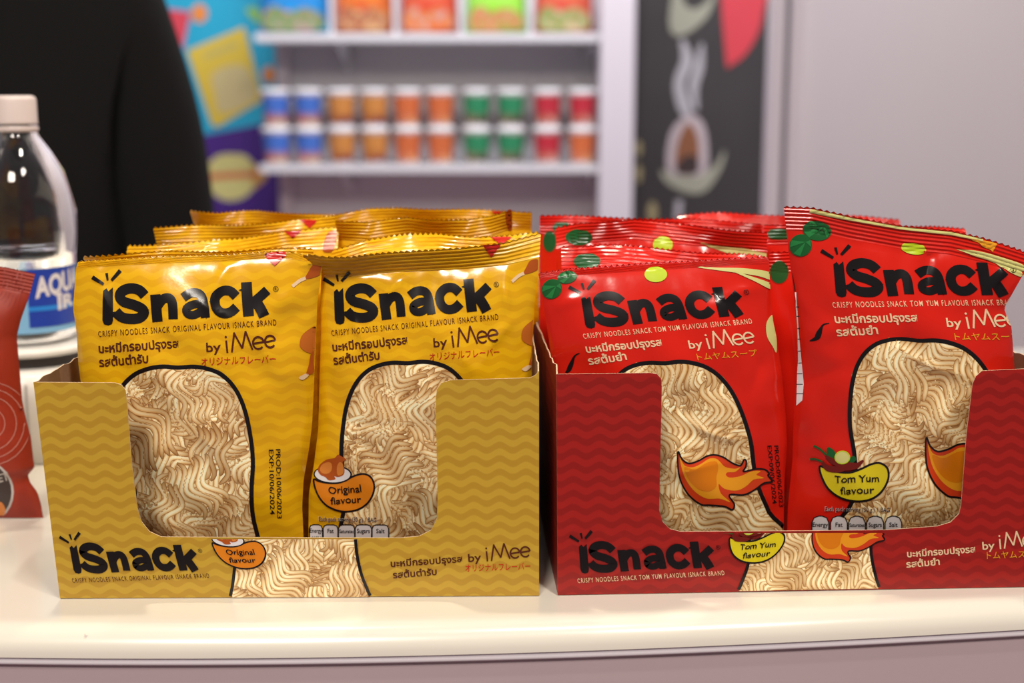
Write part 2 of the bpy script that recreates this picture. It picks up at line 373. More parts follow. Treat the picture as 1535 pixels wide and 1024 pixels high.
# ------------------------------------------------------------------ snack bags
class Bag:
    def __init__(s, top, Y0, left=None, right=None, lean=0.0, yaw=0.0, H=.014, seed=0, seal=.0105, tilt=(0, 0), wavy=0.0, zb=None, crease=7, back=.75, gath=.0008):
        s.gath = gath
        s.zb = CT + .003 if zb is None else zb; s.Y0, s.lean, s.yaw, s.H, s.seal, s.back = Y0, lean, yaw, H, seal, back
        s.Yref = Y0; r = random.Random(seed); s.r = r
        Yt = Y0 + lean * .16
        tp = np.array([at(a, b, Yt) for a, b in top]); s.tx, s.tz = tp[:, 0], tp[:, 1]
        s.xc = tp[:, 0].mean()
        def side(P, x):
            if P is None: return np.array([0., 3.]), np.array([x, x])
            q = []
            for a, b in P:
                Y = Y0
                for _ in range(4): X, Z = at(a, b, Y); Y = Y0 + lean * (Z - s.zb)
                q.append((float(Z), float(X)))
            q.sort(); return np.array([k[0] for k in q]), np.array([k[1] for k in q])
        s.lz, s.lx = side(left, s.tx[0]); s.rz, s.rx = side(right, s.tx[-1])
        s.tilt, s.wavy = tilt, wavy
        s.ph = [r.uniform(0, 6.28) for _ in range(24)]
        s.cr = []
        zt = float(s.tz.mean()); wdt = s.tx[-1] - s.tx[0]
        for i in range(crease):
            x0 = s.tx[0] + wdt * r.choice([r.uniform(.04, .25), r.uniform(.75, .96), r.uniform(.1, .9)]); z0 = zt - r.uniform(.012, .10)
            s.cr.append((x0, z0, r.uniform(0, math.pi), r.uniform(.006, .02), r.uniform(.0018, .0038), r.choice([-1, 1, 1]) * r.uniform(.0006, .0018)))
    def L(s, z): return np.interp(z, s.lz, s.lx)
    rlim = None
    def R(s, z):
        x = np.interp(z, s.rz, s.rx)
        return x if s.rlim is None else np.minimum(x, np.interp(z, [1.066, 1.085], [s.rlim, s.rlim + .02]))
    def h(s, x, z):
        zt = np.interp(x, s.tx, s.tz); zs = zt - s.seal; l, r_ = s.L(z), s.R(z); q = np.clip((x - l) / (r_ - l), 0, 1); ph = s.ph
        e = np.clip(1 - np.abs(2 * q - 1) ** 2.6, 0, 1) ** .7
        va = np.sin(np.clip((zs - z) / .055, 0, 1) * math.pi / 2) ** .85; vb = np.sin(np.clip((z - s.zb) / .045, 0, 1) * math.pi / 2) ** .9
        hh = s.H * e * va * vb
        g = sum(np.sin(q * f + ph[i]) for i, f in enumerate((31, 47, 68, 23))) / 4
        d = np.clip(zs - z, 0, 1); hh = hh + s.gath * g * np.exp(-d / .014) * (1 - np.exp(-d / .003)) * np.clip(e, 0, 1)
        lump = np.sin(x * 95 + ph[5] + 1.4 * np.sin(z * 70 + ph[6])) * np.sin(z * 80 + ph[7]) + .6 * np.sin(x * 190 + z * 150 + ph[8])
        hh = hh + .0011 * lump * e * va * vb
        edge = np.exp(-np.minimum(q, 1 - q) / .06) * np.clip(e, 0, 1)
        hh = hh + .0012 * edge * np.sin(z * 310 + ph[9] + 2 * np.sin(z * 90 + ph[10])) * va
        for x0, z0, a, ln, wd, am in s.cr:
            u = (x - x0) * math.cos(a) + (z - z0) * math.sin(a); v = -(x - x0) * math.sin(a) + (z - z0) * math.cos(a) + .12 * u * u / ln
            hh = hh + am * np.exp(-(u / ln) ** 2 - np.abs(v / wd) ** 1.4) * np.clip(e * 1.5, 0, 1) * (z < zs)
        return hh
    def plane(s, x, z):
        zt = np.interp(x, s.tx, s.tz); d = np.clip(z - (zt - s.seal), 0, 1); q = np.clip((x - s.tx[0]) / (s.tx[-1] - s.tx[0]), 0, 1)
        tl = np.interp(q, np.linspace(0, 1, len(s.tilt)), s.tilt)
        return s.Y0 + s.lean * (z - s.zb) + s.yaw * (x - s.xc) + tl * d + s.wavy * d * np.sin(q * 11 + s.ph[11]) - .00032 * np.sin(d / s.seal * 2 * math.pi * 6) * (d > 0)
    def y(s, x, z): return s.plane(x, z) - s.h(x, z)
    def build(s, film, parent, rows=64, cols=78, name='wrapper', teeth=.0007):
        q = np.linspace(0, 1, cols + 1); tz = np.interp(s.tx[0] + q * (s.tx[-1] - s.tx[0]), s.tx, s.tz)
        def grid(ts, seal):
            X, Z = [], []
            for t in ts:
                z = (s.zb + t * (tz - s.seal - s.zb)) if not seal else (tz - s.seal + t * s.seal)
                if seal and t == 1: z = z + teeth * np.where(np.arange(cols + 1) % 2, 1, -1)
                l, r_ = s.L(z), s.R(z); X.append(l + q * (r_ - l)); Z.append(z)
            return np.array(X), np.array(Z)
        def faces(nr, o=0, flip=False):
            f = []
            for i in range(nr - 1):
                for j in range(cols):
                    a_ = o + i * (cols + 1) + j; k = (a_, a_ + 1, a_ + cols + 2, a_ + cols + 1); f.append(k[::-1] if flip else k)
            return f
        t = 1 - (1 - np.linspace(0, 1, rows)) ** 1.15
        X, Z = grid(t, False)
        front = np.stack([X, s.y(X, Z), Z], -1).reshape(-1, 3); back = np.stack([X, s.plane(X, Z) + 2e-4 + s.back * s.h(X, Z), Z], -1).reshape(-1, 3)
        body = mesh_obj(name, np.concatenate([front, back]), faces(rows) + faces(rows, len(front), True), film, parent)
        X, Z = grid(np.linspace(0, 1, 40), True)
        fr = np.stack([X, s.y(X, Z), Z], -1).reshape(-1, 3); bk = fr + np.array([0, 2.5e-4, 0])
        mesh_obj('top_seal', np.concatenate([fr, bk]), faces(40) + faces(40, len(fr), True), film, parent)
        return body

# reference points shared by the printed design: foot of the i, foot of the k, centre of the picture
REF = {'YL': [(154.6, 487), (400.8, 473.7), (269.3, 657.5)], 'YR': [(503, 486), (734, 466), (618.4, 646.7)],
       'RL': [(878.9, 492), (1112.5, 473.4), (1014.8, 636.7)], 'RR': [(1254, 444.4), (1509, 443), (1390, 611.8)]}
def mp(src, dst): return affine(REF[src], REF[dst])
z4 = lambda P: zpx(P, 0, 300, 2.994)
def zb4(b): p = z4([(b[0], b[1]), (b[2], b[3])]); return (*p[0], *p[1])
def logo_geo():
    g = [a_poly(z4([(463, 408), (478, 396), (487, 410), (507, 392), (508, 540), (503, 556), (486, 562), (468, 557), (461, 540)]), False)]
    for P, wd in (([(650, 428), (625, 404), (588, 396), (552, 407), (538, 432), (556, 456), (600, 470), (638, 488), (646, 510), (622, 530), (580, 533), (545, 524), (520, 500)], 42),
                  ([(698, 424), (702, 480), (708, 546)], 42), ([(706, 478), (730, 446), (758, 440), (774, 464), (778, 534)], 38),
                  ([(822, 438), (855, 418), (892, 420), (912, 450), (922, 528)], 37), ([(912, 468), (870, 468), (838, 486), (842, 510), (872, 515), (912, 494)], 33),
                  ([(1060, 432), (1032, 408), (995, 409), (967, 438), (969, 480), (995, 506), (1032, 504), (1062, 480)], 39),
                  ([(1106, 369), (1110, 440), (1116, 521)], 44), ([(1122, 470), (1160, 440), (1200, 404)], 38), ([(1138, 440), (1165, 480), (1186, 521)], 44)):
        g.append(a_stroke(z4(P), wd * 1.1 / 2.994, n=4))
    for a_, b_, wd in (((416, 346), (465, 378), 5.4), ((479, 328), (484, 360), 3.6), ((541, 316), (501, 361), 5.0)):
        g.append(a_stroke(z4([a_, b_]), wd, smooth=False, taper=[wd * 1.15, wd * .75]))
    for P in ([(500, 506), (518, 500), (518, 510)], [(655, 488), (672, 492), (660, 498)], [(940, 455), (952, 450), (948, 465)], [(1070, 405), (1085, 398), (1085, 408)], [(1180, 492), (1202, 490), (1190, 498)], [(920, 518), (934, 524), (925, 530)]):
        g.append(a_poly(z4(P), False))
    cx, cy = z4([(1238, 399)])[0]
    g.append(a_stroke(a_ell(cx, cy, 3.7, 3.7)[0], .8, closed=True, smooth=False)); g.append(a_glyph('R', (cx - 1.5, cy - 2.1, cx + 1.8, cy + 2.1), .01))
    return join(*g, lift=True)
TXT = {'Y': ('CRISPY NOODLES SNACK ORIGINAL FLAVOUR ISNACK BRAND', 'รสต้นตำรับ', 668, 'オリジナルフレーバー', 905),
       'R': ('CRISPY NOODLES SNACK TOM YUM FLAVOUR ISNACK BRAND', 'รสต้มยำ', 628, 'トムヤムスープ', 955)}
THAI1 = 'บะหมี่กรอบปรุงรส'
def T4(s, p0, p1, cap, bold): return a_text(s, *z4([p0, p1]), cap / 2.994, bold, .4)
def imee(p0, p1, cap):
    p0, p1 = np.array(p0, float), np.array(p1, float); d = p1 - p0; up = np.array([d[1], -d[0]]) / np.hypot(*d) * cap; wd = cap * .095
    q = lambda P: [tuple(p0 + x * d + y * up) for x, y in P]
    def e(cx):
        t = np.linspace(.05, 5.5, 22); return [(cx - .1, .31), (cx, .32), (cx + .1, .33)], [(cx + .105 * math.cos(a_), .31 + .31 * math.sin(a_)) for a_ in t]
    g = [a_stroke(q([(.03, 0), (.035, .64)]), wd, smooth=False), a_ell(*q([(.037, .82)])[0], wd * .62, wd * .62, n=12), a_stroke(q([(.12, 0), (.215, 1)]), wd, smooth=False), a_stroke(q([(.205, 1), (.335, .14)]), wd, smooth=False),
         a_stroke(q([(.335, .14), (.445, 1)]), wd, smooth=False), a_stroke(q([(.44, 1), (.535, 0)]), wd, smooth=False)]
    for cx in (.665, .895):
        b_, a_ = e(cx); g += [a_stroke(q(b_), wd, smooth=False), a_stroke(q(a_), wd, smooth=False)]
    return join(*g, lift=True)
def mapg(A, g): return ap(A, g[0]), g[1]
# picture of noodles with its black outline (YL px)
half = [(0, 551), (24, 549.5), (46, 553), (66, 562), (84, 580), (98, 608), (107, 645), (112, 690), (110, 735), (112, 772), (121, 812), (128, 862)]
WIN = spline([(267 + x, y) for x, y in half] + [(267 - x, y) for x, y in half[:0:-1]], 5)
# roast-chicken badge (read off YR) and chili badge (read off RR)
z6 = lambda P: zpx(P, 440, 660, 6.4)
z3 = lambda P: zpx(P, 1150, 530, 3.792)
BADGE_Y = [(203, 375), (213, 450), (250, 540), (320, 620), (420, 668), (520, 680), (620, 660), (700, 610), (752, 540), (776, 460), (766, 390), (732, 342), (680, 320), (620, 327), (560, 350), (500, 385), (420, 408), (330, 408), (250, 392)]
BADGE_R = [(300, 640), (312, 700), (350, 768), (420, 818), (510, 837), (590, 824), (650, 780), (687, 710), (682, 650), (640, 620), (590, 627), (530, 655), (470, 674), (400, 670), (340, 652)]
def badge_yellow(surf, A, parent, clip=None):
    o = dict(clip=clip)
    bd = lay('flavour_badge', surf, mapg(A, a_poly(z6(BADGE_Y))), K_ORANGE, parent, 6, label='orange rounded flavour badge', **o)
    lay('badge_outline', surf, mapg(A, a_stroke(z6(BADGE_Y), 2.6, True)), K_BLACK, bd, 8, **o)
    lay('plate_rim', surf, mapg(A, a_ell(*z6([(382, 325)])[0], 28.5, 14)), K_BLACK, bd, 7, **o)
    lay('plate', surf, mapg(A, a_ell(*z6([(382, 325)])[0], 26.3, 12)), K_WHITE, bd, 9, **o)
    ck = lay('roast_chicken', surf, mapg(A, a_poly(z6([(243, 290), (258, 235), (325, 182), (400, 166), (432, 135), (465, 150), (512, 180), (478, 205), (496, 280), (482, 330), (430, 350), (400, 342), (406, 372), (345, 382), (310, 352), (268, 332)]))), K_ROAST, bd, 10, **o)
    lay('chicken_highlight', surf, mapg(A, a_poly(z6([(262, 280), (285, 230), (340, 205), (375, 225), (370, 290), (330, 320), (285, 315)]))), K_ROASTL, bd, 11, **o)
    lay('chicken_leg', surf, mapg(A, a_poly(z6([(425, 250), (450, 205), (480, 225), (488, 290), (470, 325), (430, 330)]))), K_ROASTL, bd, 11, **o)
    lay('badge_lettering', surf, mapg(A, join(a_text('Original', *z6([(342, 512), (657, 490)]), 10.5, .012, .6), a_text('flavour', *z6([(362, 612), (655, 590)]), 10.0, .012, .6))), K_BLACK, bd, 12, **o)
def badge_red(surf, A, parent, clip=None):
    o = dict(clip=clip)
    bd = lay('flavour_badge', surf, mapg(A, a_poly(z3(BADGE_R))), K_LEMON, parent, 6, label='yellow rounded flavour badge', **o)
    lay('badge_outline', surf, mapg(A, a_stroke(z3(BADGE_R), 3.0, True)), K_BLACK, bd, 8, **o)
    lay('leaf', surf, mapg(A, join(a_poly(z3([(340, 570), (345, 530), (385, 555), (388, 600), (360, 600)])), a_poly(z3([(460, 600), (490, 580), (505, 600), (480, 622)])))), K_GREEN, bd, 9, **o)
    lay('chili', surf, mapg(A, join(a_stroke(z3([(312, 610), (345, 648), (410, 655), (470, 640)]), 9, taper=[3, 9, 10, 3]), a_stroke(z3([(335, 580), (380, 612), (440, 630), (520, 628)]), 9, taper=[3, 9, 10, 3]), a_stroke(z3([(440, 655), (500, 640), (545, 605)]), 7, taper=[4, 8, 3]))), K_CHILI, bd, 10, **o)
    lay('stem', surf, mapg(A, join(a_stroke(z3([(265, 522), (300, 540), (338, 575)]), 3), a_stroke(z3([(245, 597), (280, 598), (315, 612)]), 3))), K_GREEN, bd, 10, **o)
    lay('lime_slice', surf, mapg(A, a_ell(*z3([(427, 588)])[0], 10.8, 9.4)), K_GRASS, bd, 11, **o)
    lay('lime_rim', surf, mapg(A, a_stroke(a_ell(*z3([(427, 588)])[0], 10.8, 9.4)[0], 1.5, True, False)), K_LIME, bd, 12, **o)
    lay('badge_lettering', surf, mapg(A, join(a_text('Tom Yum', *z3([(385, 732), (636, 725)]), 10.5, .015, .6), a_text('flavour', *z3([(417, 797), (607, 790)]), 10.5, .012, .6))), K_BLACK, bd, 12, **o)
def tabs(surf, A, parent, zf, xsx, ytop, serve, sy, energy):
    p = lay('nutrition_tab', surf, mapg(A, join(*[a_poly(zf([(a_, ytop + 180), (a_, ytop + 38), (a_ + 12, ytop + 10), (a_ + 38, ytop), (b_ - 38, ytop), (b_ - 12, ytop + 10), (b_, ytop + 38), (b_, ytop + 180)]), False) for a_, b_ in xsx])), K_WHITE, parent, 7)
    sc_ = (xsx[0][1] - xsx[0][0]) / 123
    ln = [a_stroke(zf([(a_, ytop + 180), (a_, ytop + 38), (a_ + 12, ytop + 10), (a_ + 38, ytop), (b_ - 38, ytop), (b_ - 12, ytop + 10), (b_, ytop + 38), (b_, ytop + 180)]), 1.6, smooth=False) for a_, b_ in xsx]
    wd = []
    for (a_, b_), t_, k in zip(xsx, ('Energy', 'Fat', 'Saturates', 'Sugars', 'Salt'), (.92, .42, .9, .78, .5)):
        m_, hw = (a_ + b_) / 2, (b_ - a_) / 2 * k; wd.append(a_text(t_, *zf([(m_ - hw, ytop + 78 * sc_), (m_ + hw, ytop + 78 * sc_)]), 6.2 if len(t_) < 9 else 5.2, .012))
    a_, b_ = xsx[0]; wd.append(a_text(energy, *zf([(a_ + 18 * sc_, ytop + 152 * sc_), (b_ - 14 * sc_, ytop + 152 * sc_)]), 6.2, .01))
    lay('tab_lettering', surf, mapg(A, join(*ln, *wd)), K_BLACK, p, 9)
    lay('serving_halo', surf, mapg(A, a_text(serve, *zf([(sy[0] - 2, sy[1]), (sy[2] + 2, sy[3])]), 6.4, .016)), K_WHITE, p, 7)
    lay('serving_lettering', surf, mapg(A, a_text(serve, *zf([(sy[0], sy[1]), (sy[2], sy[3])]), 6.4, .0)), K_BLACK, p, 8)
SERVE = 'Each pack serving (30 g.) 1 BAG'
FLAME = [(205, 322), (240, 385), (300, 424), (380, 402), (450, 362), (520, 350), (590, 370), (660, 415), (728, 440), (752, 420), (766, 390), (786, 400), (782, 450), (762, 490), (860, 470), (940, 474), (978, 510), (968, 525), (1000, 575), (930, 592), (850, 650), (760, 690), (640, 690), (682, 768), (665, 815), (600, 787), (480, 775), (400, 768), (300, 690), (235, 580), (210, 470)]
FLAME_I = [(222, 370), (262, 440), (330, 458), (400, 430), (470, 385), (530, 385), (570, 420), (610, 455), (690, 468), (735, 455), (690, 495), (625, 500), (612, 525), (650, 545), (740, 530), (830, 490), (905, 490), (870, 520), (935, 548), (850, 560), (780, 620), (700, 655), (600, 640), (550, 600), (570, 680), (650, 752), (560, 722), (450, 720), (350, 660), (275, 560), (238, 460)]
FLAME_C = [(262, 455), (350, 475), (450, 420), (530, 410), (545, 470), (530, 540), (530, 620), (470, 660), (380, 640), (300, 560)]
zf_ = lambda P: zpx(P, 980, 620, 5.69)
def flame(surf, A, parent, clip=None):
    f = lay('flame_picture', surf, mapg(A, a_poly(zf_(FLAME), True, 4)), K_FLAMER, parent, 6, label='orange flame picture', clip=clip)
    lay('flame_outline', surf, mapg(A, a_stroke(zf_(FLAME), 2.4, True)), K_BLACK, f, 9, clip=clip)
    lay('flame_body', surf, mapg(A, a_poly(zf_(FLAME_I), True, 4)), K_FLAME, f, 7, clip=clip)
    lay('flame_core', surf, mapg(A, a_poly(zf_(FLAME_C), True, 4)), K_FLAMEO, f, 8, clip=clip)
def common(bag, key, col, parent, seed, win=True):
    A = mp('YL', key); red = col == 'R'; cap, th2, th2x, jp, jpx = TXT[col]; ink1 = K_CREAM if red else K_BROWN
    lay('logo_lettering', bag, mapg(A, LOGO), K_BLACK, parent, 3, label='bold black brand lettering with three burst strokes')
    lay('caption_lettering', bag, mapg(A, T4(cap, (443, 614), (1240, 562), 26, .003)), ink1, parent, 3)
    lay('thai_lettering', bag, mapg(A, join(T4(THAI1, (445, 686), (803, 661), 36, .026), T4(th2, (447, 748), (th2x, 728), 36, .026))), ink1, parent, 3)
    lay('maker_lettering', bag, mapg(A, join2(T4('by', (927, 682), (993, 676), 40, .012), imee(*z4([(1014, 686), (1238, 658)]), 29))), ink1, parent, 3)
    lay('japanese_lettering', bag, mapg(A, T4(jp, (jpx, 741), (1238, 727), 28, .004)), K_GOLD if red else K_RED, parent, 3)
    w_ = ap(A, WIN)
    nv, nf, nc, nl = noodles(w_, seed)
    pic = lay('noodle_picture', bag, a_poly(w_, False), ink('noodle_shadow', (.34, .13, .03), .3), parent, 1, label='printed picture of wavy noodles')
    lay('noodle_strands', bag, (nv, nf), M_NOODLE, pic, cols=nc, lev=nl)['kind'] = 'stuff'
    lay('picture_outline', bag, (a_stroke(w_, 6.2, True, False)), K_BLACK, pic, 5)
LOGO = logo_geo()

YB = (0, 0, CT)
def bag_root(name, b, label, group):
    return empty(name, (float(b.xc), b.Y0, b.zb), label, 'snack bag', group)

GY, GR = 'yellow original-flavour snack bags', 'red tom yum snack bags'
# front yellow bags
yl = Bag([(115, 394), (137, 392), (200, 388.5), (267, 385), (334, 383.5), (397, 379), (434, 379), (484, 388)], .668,
         left=[(115, 388), (111, 440), (109.5, 463), (115, 500), (117.5, 547), (122, 580), (140, 700), (152, 830)],
         right=[(485, 380), (481, 413), (476, 450), (474, 500), (472, 550), (468, 634), (464, 669), (455, 720), (453, 760), (456, 830)],
         H=.013, seed=3, seal=.0028, tilt=(.8, .9, .8), gath=.0002, wavy=.2, crease=14)
r = bag_root('snack_bag', yl, 'yellow snack bag at the front left of the yellow box, date stamp down its side', GY)
yl.build(M_YFILM, r); common(yl, 'YL', 'Y', r, 11)
lay('date_stamp', yl, join(a_text('PROD:10/06/2023', (413.5, 673), (415.5, 777), 6.6, .006), a_text('EXP:10/06/2024', (403, 674), (405, 771), 6.6, .006)), K_BLACK, r, 3)
HEART = [(396, 383), (401, 379), (428, 378), (429, 384), (424, 388), (412, 399), (402, 390)]
lay('heart', yl, a_poly(HEART, False), K_RED, r, 6, step=2.5, label='red heart cut by the seal')
def drumsticks(bag, A, par):
    d = lay('drumstick_picture', bag, mapg(A, a_poly(z4([(1345, 655), (1352, 612), (1385, 580), (1418, 568), (1424, 640), (1424, 690), (1400, 690), (1368, 678)]))), ink('drumstick', (.50, .13, .015)), par, 3)
    lay('drumstick_shank', bag, mapg(A, a_poly(z4([(1396, 684), (1424, 680), (1416, 740), (1404, 775), (1374, 780), (1384, 740)]))), K_ROAST, d, 4)
    lay('drumstick_bone', bag, mapg(A, a_poly(z4([(1340, 795), (1372, 778), (1384, 786), (1358, 806)]))), K_CREAM, d, 4)
    d = lay('drumstick_picture', bag, mapg(A, a_poly(z4([(1440, 288), (1405, 292), (1385, 320), (1370, 350), (1392, 352), (1438, 332)]))), K_ROAST, par, 3)
    lay('drumstick_bone', bag, mapg(A, a_stroke(z4([(1372, 350), (1345, 362), (1312, 388)]), 5)), K_CREAM, d, 4)
drumsticks(yl, mp('YL', 'YL'), r)
badge_yellow(yl, mp('YR', 'YL'), r)
yr = Bag([(451, 380), (468, 377), (486, 381), (520, 381), (572, 376), (629, 373), (687, 370), (724, 367), (758, 364), (811, 352)], .674,
         left=[(451, 372), (470, 392), (482, 410), (480, 450), (481, 500), (479, 560), (477, 644), (470, 700), (463, 740), (462, 830)],
         right=[(812, 345), (808, 390), (806, 420), (801, 460), (798, 520), (797, 560), (794, 640), (788, 830)],
         H=.012, seed=8, seal=.0112, tilt=(-1.05, -1., -.85, -.4, .5), wavy=.1, crease=15)
r = bag_root('snack_bag', yr, 'yellow snack bag at the front right of the yellow box, orange badge showing', GY)
yr.build(M_YFILM, r); common(yr, 'YR', 'Y', r, 12)
lay('heart', yr, a_poly([(723, 367), (752, 365), (736, 386)], False), K_RED, r, 6, step=2.5, label='red heart cut by the seal')
drumsticks(yr, mp('YL', 'YR'), r)
badge_yellow(yr, mp('YR', 'YR'), r)
tabs(yr, mp('YR', 'YR'), r, z6, [(160, 283), (290, 430), (435, 588), (593, 750), (755, 915)], 805, SERVE, (250, 770, 795, 778), '619kJ')
# front red bags
rl = Bag([(806, 412), (852, 404.6), (923, 400), (981, 396), (1038, 393), (1095, 389), (1151, 387)], .672,
         left=[(806, 405), (812, 440), (818, 480), (824, 520), (830, 560), (838, 640), (846, 830)],
         right=[(1151, 380), (1154, 405), (1156, 462), (1164, 505), (1172, 562), (1178, 626), (1180, 667), (1176, 720), (1174, 830)],
         H=.0145, seed=21, seal=.0028, gath=.0002, tilt=(.9, 1., .9), wavy=.2, crease=14)
r = bag_root('snack_bag', rl, 'red snack bag at the front left of the red box, whole flame showing', GR)
rl.build(M_RFILM, r); common(rl, 'RL', 'R', r, 13)
ID = affine([(0, 0), (1, 0), (0, 1)], [(0, 0), (1, 0), (0, 1)])
flame(rl, ID, r)
lay('date_stamp', rl, join(a_text('PROD:09/06/2023', (1160, 668), (1168, 760), 6, .006), a_text('EXP:09/06/2024', (1150, 668), (1158, 755), 6, .006)), K_BLACK, r, 3)
zr = lambda P: zpx(P, 780, 290, 3.489)
def leaves(bag, par, E, zf):
    for (cx, cy, rx, ry, ro) in E:
        c = zf([(cx, cy)])[0]; k = abs(zf([(1, 0)])[0][0] - zf([(0, 0)])[0][0])
        l_ = lay('leaf_picture', bag, a_ell(*c, rx * k, ry * k, ro), K_GREEN, par, 5, step=3)
        e_ = a_ell(0, 0, rx * k * .95, ry * k * .95, ro, 9)[0]; m_ = np.array([rx * k * .42, -ry * k * .3])
        lay('leaf_facet', bag, join(*[a_poly([tuple(np.array(c) + m_), tuple(np.array(c) + e_[i]), tuple(np.array(c) + e_[(i + 1) % 9])], False) for i in (0, 3, 5)]), K_GREENL, l_, 7, step=3)
def chili(bag, par, P, zf, k):
    st = lay('chili_picture', bag, a_stroke(zf(P), 3, taper=[1.4, 1.8, 3.5, 8 * k, 9 * k, 5 * k, 1]), K_BLACK, par, 3)
leaves(rl, r, [(165, 500, 55, 50, -.6), (245, 440, 52, 32, -.2)], zr)
lay('lime_picture', rl, a_ell(*zr([(708, 425)])[0], 17, 11.5), K_LIME, r, 5, step=3)
lay('lemongrass_picture', rl, join(a_poly(zr([(925, 388), (1050, 390), (1180, 393), (1304, 412), (1306, 450), (1220, 428)]), True), a_poly(zr([(1100, 402), (1200, 432), (1306, 470), (1306, 500), (1220, 458)]), True)), K_GRASS, r, 5, step=3)
lay('root_picture', rl, a_poly(zr([(1322, 640), (1300, 650), (1284, 690), (1290, 750), (1318, 800), (1338, 830), (1336, 720)])), K_GRASS, r, 2)
chili(rl, r, [(310, 835), (285, 850), (268, 890), (252, 925), (236, 935)], zr, .8)
rr = Bag([(1174, 309.6), (1215, 311), (1275.5, 325), (1351, 339), (1426, 346.5), (1476, 358), (1535, 376.6), (1556, 383)], .674,
         left=[(1173, 300), (1177.6, 335), (1182.6, 378), (1190, 440.6), (1194, 491), (1195, 541), (1190, 609), (1188, 688), (1181, 760), (1179, 830)],
         right=[(1556, 370), (1545, 398), (1531.5, 415.5), (1512, 450), (1505, 463), (1516.5, 491), (1520, 541), (1525, 600), (1522, 830)],
         lean=-.06, H=.013, seed=34, seal=.0115, tilt=(-.1, -.05, .1, .1), crease=16)
r = bag_root('snack_bag', rr, 'red snack bag standing highest at the front right of the red box, yellow badge showing', GR)
rr.build(M_RFILM, r); common(rr, 'RR', 'R', r, 14)
flame(rr, mp('RL', 'RR'), r)
badge_red(rr, ID, r)
tabs(rr, ID, r, z3, [(255, 350), (360, 455), (462, 557), (565, 660), (668, 762)], 920, SERVE, (330, 893, 695, 897), '505kJ')
z7 = lambda P: zpx(P, 1150, 290, 3.984)
leaves(rr, r, [(297, 222, 86, 60, .15), (200, 310, 68, 66, -.5)], z7)
lay('lime_picture', rr, a_ell(*z7([(873, 330)])[0], 19, 9, .15), K_LIME, r, 5, step=3)
lay('lemongrass_picture', rr, join(a_poly(z7([(1125, 335), (1250, 345), (1400, 385), (1528, 430), (1524, 462), (1400, 420)])), a_poly(z7([(1300, 380), (1420, 428), (1516, 470), (1508, 496), (1420, 455)]))), K_GRASS, r, 5, step=3)
lay('corner_picture', rr, a_poly(z7([(1212, 268), (1372, 300), (1345, 350)]), False), K_GOLD, r, 6, step=3)
lay('seal_print', rr, a_poly(z7([(262, 88), (500, 140), (800, 195), (1100, 226), (1290, 268), (1286, 285), (1100, 246), (800, 214), (500, 160), (250, 112)]), False), K_GRASS, r, 6, step=3)
chili(rr, r, [(370, 775), (335, 785), (312, 830), (296, 862), (255, 880)], z7, 1)
bc = lay('barcode_strip', rr, a_poly([(1187, 438), (1194, 438), (1198, 500), (1205, 575), (1203, 600), (1194, 608), (1196, 540), (1192, 480)], False), K_WHITE, r, 2)
lay('barcode_line', rr, join(*[a_stroke([(1189 + (y_ - 440) * .03, y_), (1197 + (y_ - 440) * .05, y_)], 1.1, smooth=False) for y_ in (460, 474, 492, 508, 526, 544, 560, 576, 590)]), K_BLACK, bc, 3)
lay('barcode_end', rr, a_stroke([(1185.5, 408), (1190.5, 436)], 5, smooth=False), K_BLACK, bc, 3)

# bags standing in the rows behind
def rear(top, Y, col, seed, label, heart=None, tilt=(.3, .3), wavy=.5, lime=None, leaf=None, grass=None, leg=None, seal=.011, rlim=None):
    b = Bag(top, Y, H=.0115, seed=seed, seal=seal, tilt=tilt, wavy=wavy, crease=6); b.rlim = rlim
    r = bag_root('snack_bag', b, label, GY if col == 'Y' else GR)
    b.build(M_YFILM if col == 'Y' else M_RFILM, r, rows=34)
    if heart:
        x0, x1, y0, y1 = heart; lay('heart', b, a_poly([(x0, y0), (x1, y0), ((x0 + x1) / 2, y1)], False), K_RED, r, 6, step=2.5)
    if lime: lay('lime_picture', b, a_ell(*lime), K_LIME, r, 5, step=2.5)
    for l_ in (leaf or []):
        k = lay('leaf_picture', b, a_ell(*l_), K_GREEN, r, 5, step=2.5)
    if grass: lay('lemongrass_picture', b, a_poly(grass), K_GRASS, r, 5, step=3)
    if leg: lay('drumstick_picture', b, a_poly(leg), K_ROAST, r, 5, step=3)
    return b
rear([(134, 381), (200, 378), (262, 376), (325, 374), (408, 372), (470, 373)], .705, 'Y', 41, 'yellow snack bag in the second row, left column of the yellow box', tilt=(-.6, -.6, -.4))
rear([(185, 371), (262, 367), (346, 362), (388, 354), (429, 347), (505, 343)], .742, 'Y', 42, 'yellow snack bag in the third row, left column, heart on its raised right end', heart=(425, 452, 346, 358), tilt=(.8, .8, .5), leg=[(490, 352), (500, 346), (505, 350), (500, 375), (484, 376)])
rear([(234, 340), (325, 337.5), (408, 334), (450, 330), (502, 323)], .779, 'Y', 43, 'yellow snack bag in the fourth row, left column of the yellow box', heart=(450, 478, 330, 343), tilt=(-.2, -.2, .3))
rear([(291, 313), (329, 318), (388, 315), (429, 317), (492, 322), (520, 321)], .816, 'Y', 44, 'rearmost yellow snack bag in the left column of the yellow box', tilt=(-.6, -.5, -.4))
rear([(496, 377), (546, 362), (591, 357), (657, 353), (723, 357), (770, 356), (808, 351)], .712, 'Y', 45, 'yellow snack bag in the second row, right column, seal catching the light', heart=(735, 767, 356, 368), tilt=(.8, .9, .6), rlim=.0075)
rear([(506, 329), (553, 333), (613, 324), (660, 327), (701, 329), (735, 324), (768, 313)], .755, 'Y', 46, 'yellow snack bag in the third row, right column, seal curled up at one end', tilt=(-.5, -.6, -.6), leg=[(758, 320), (768, 315), (772, 340), (762, 345)])
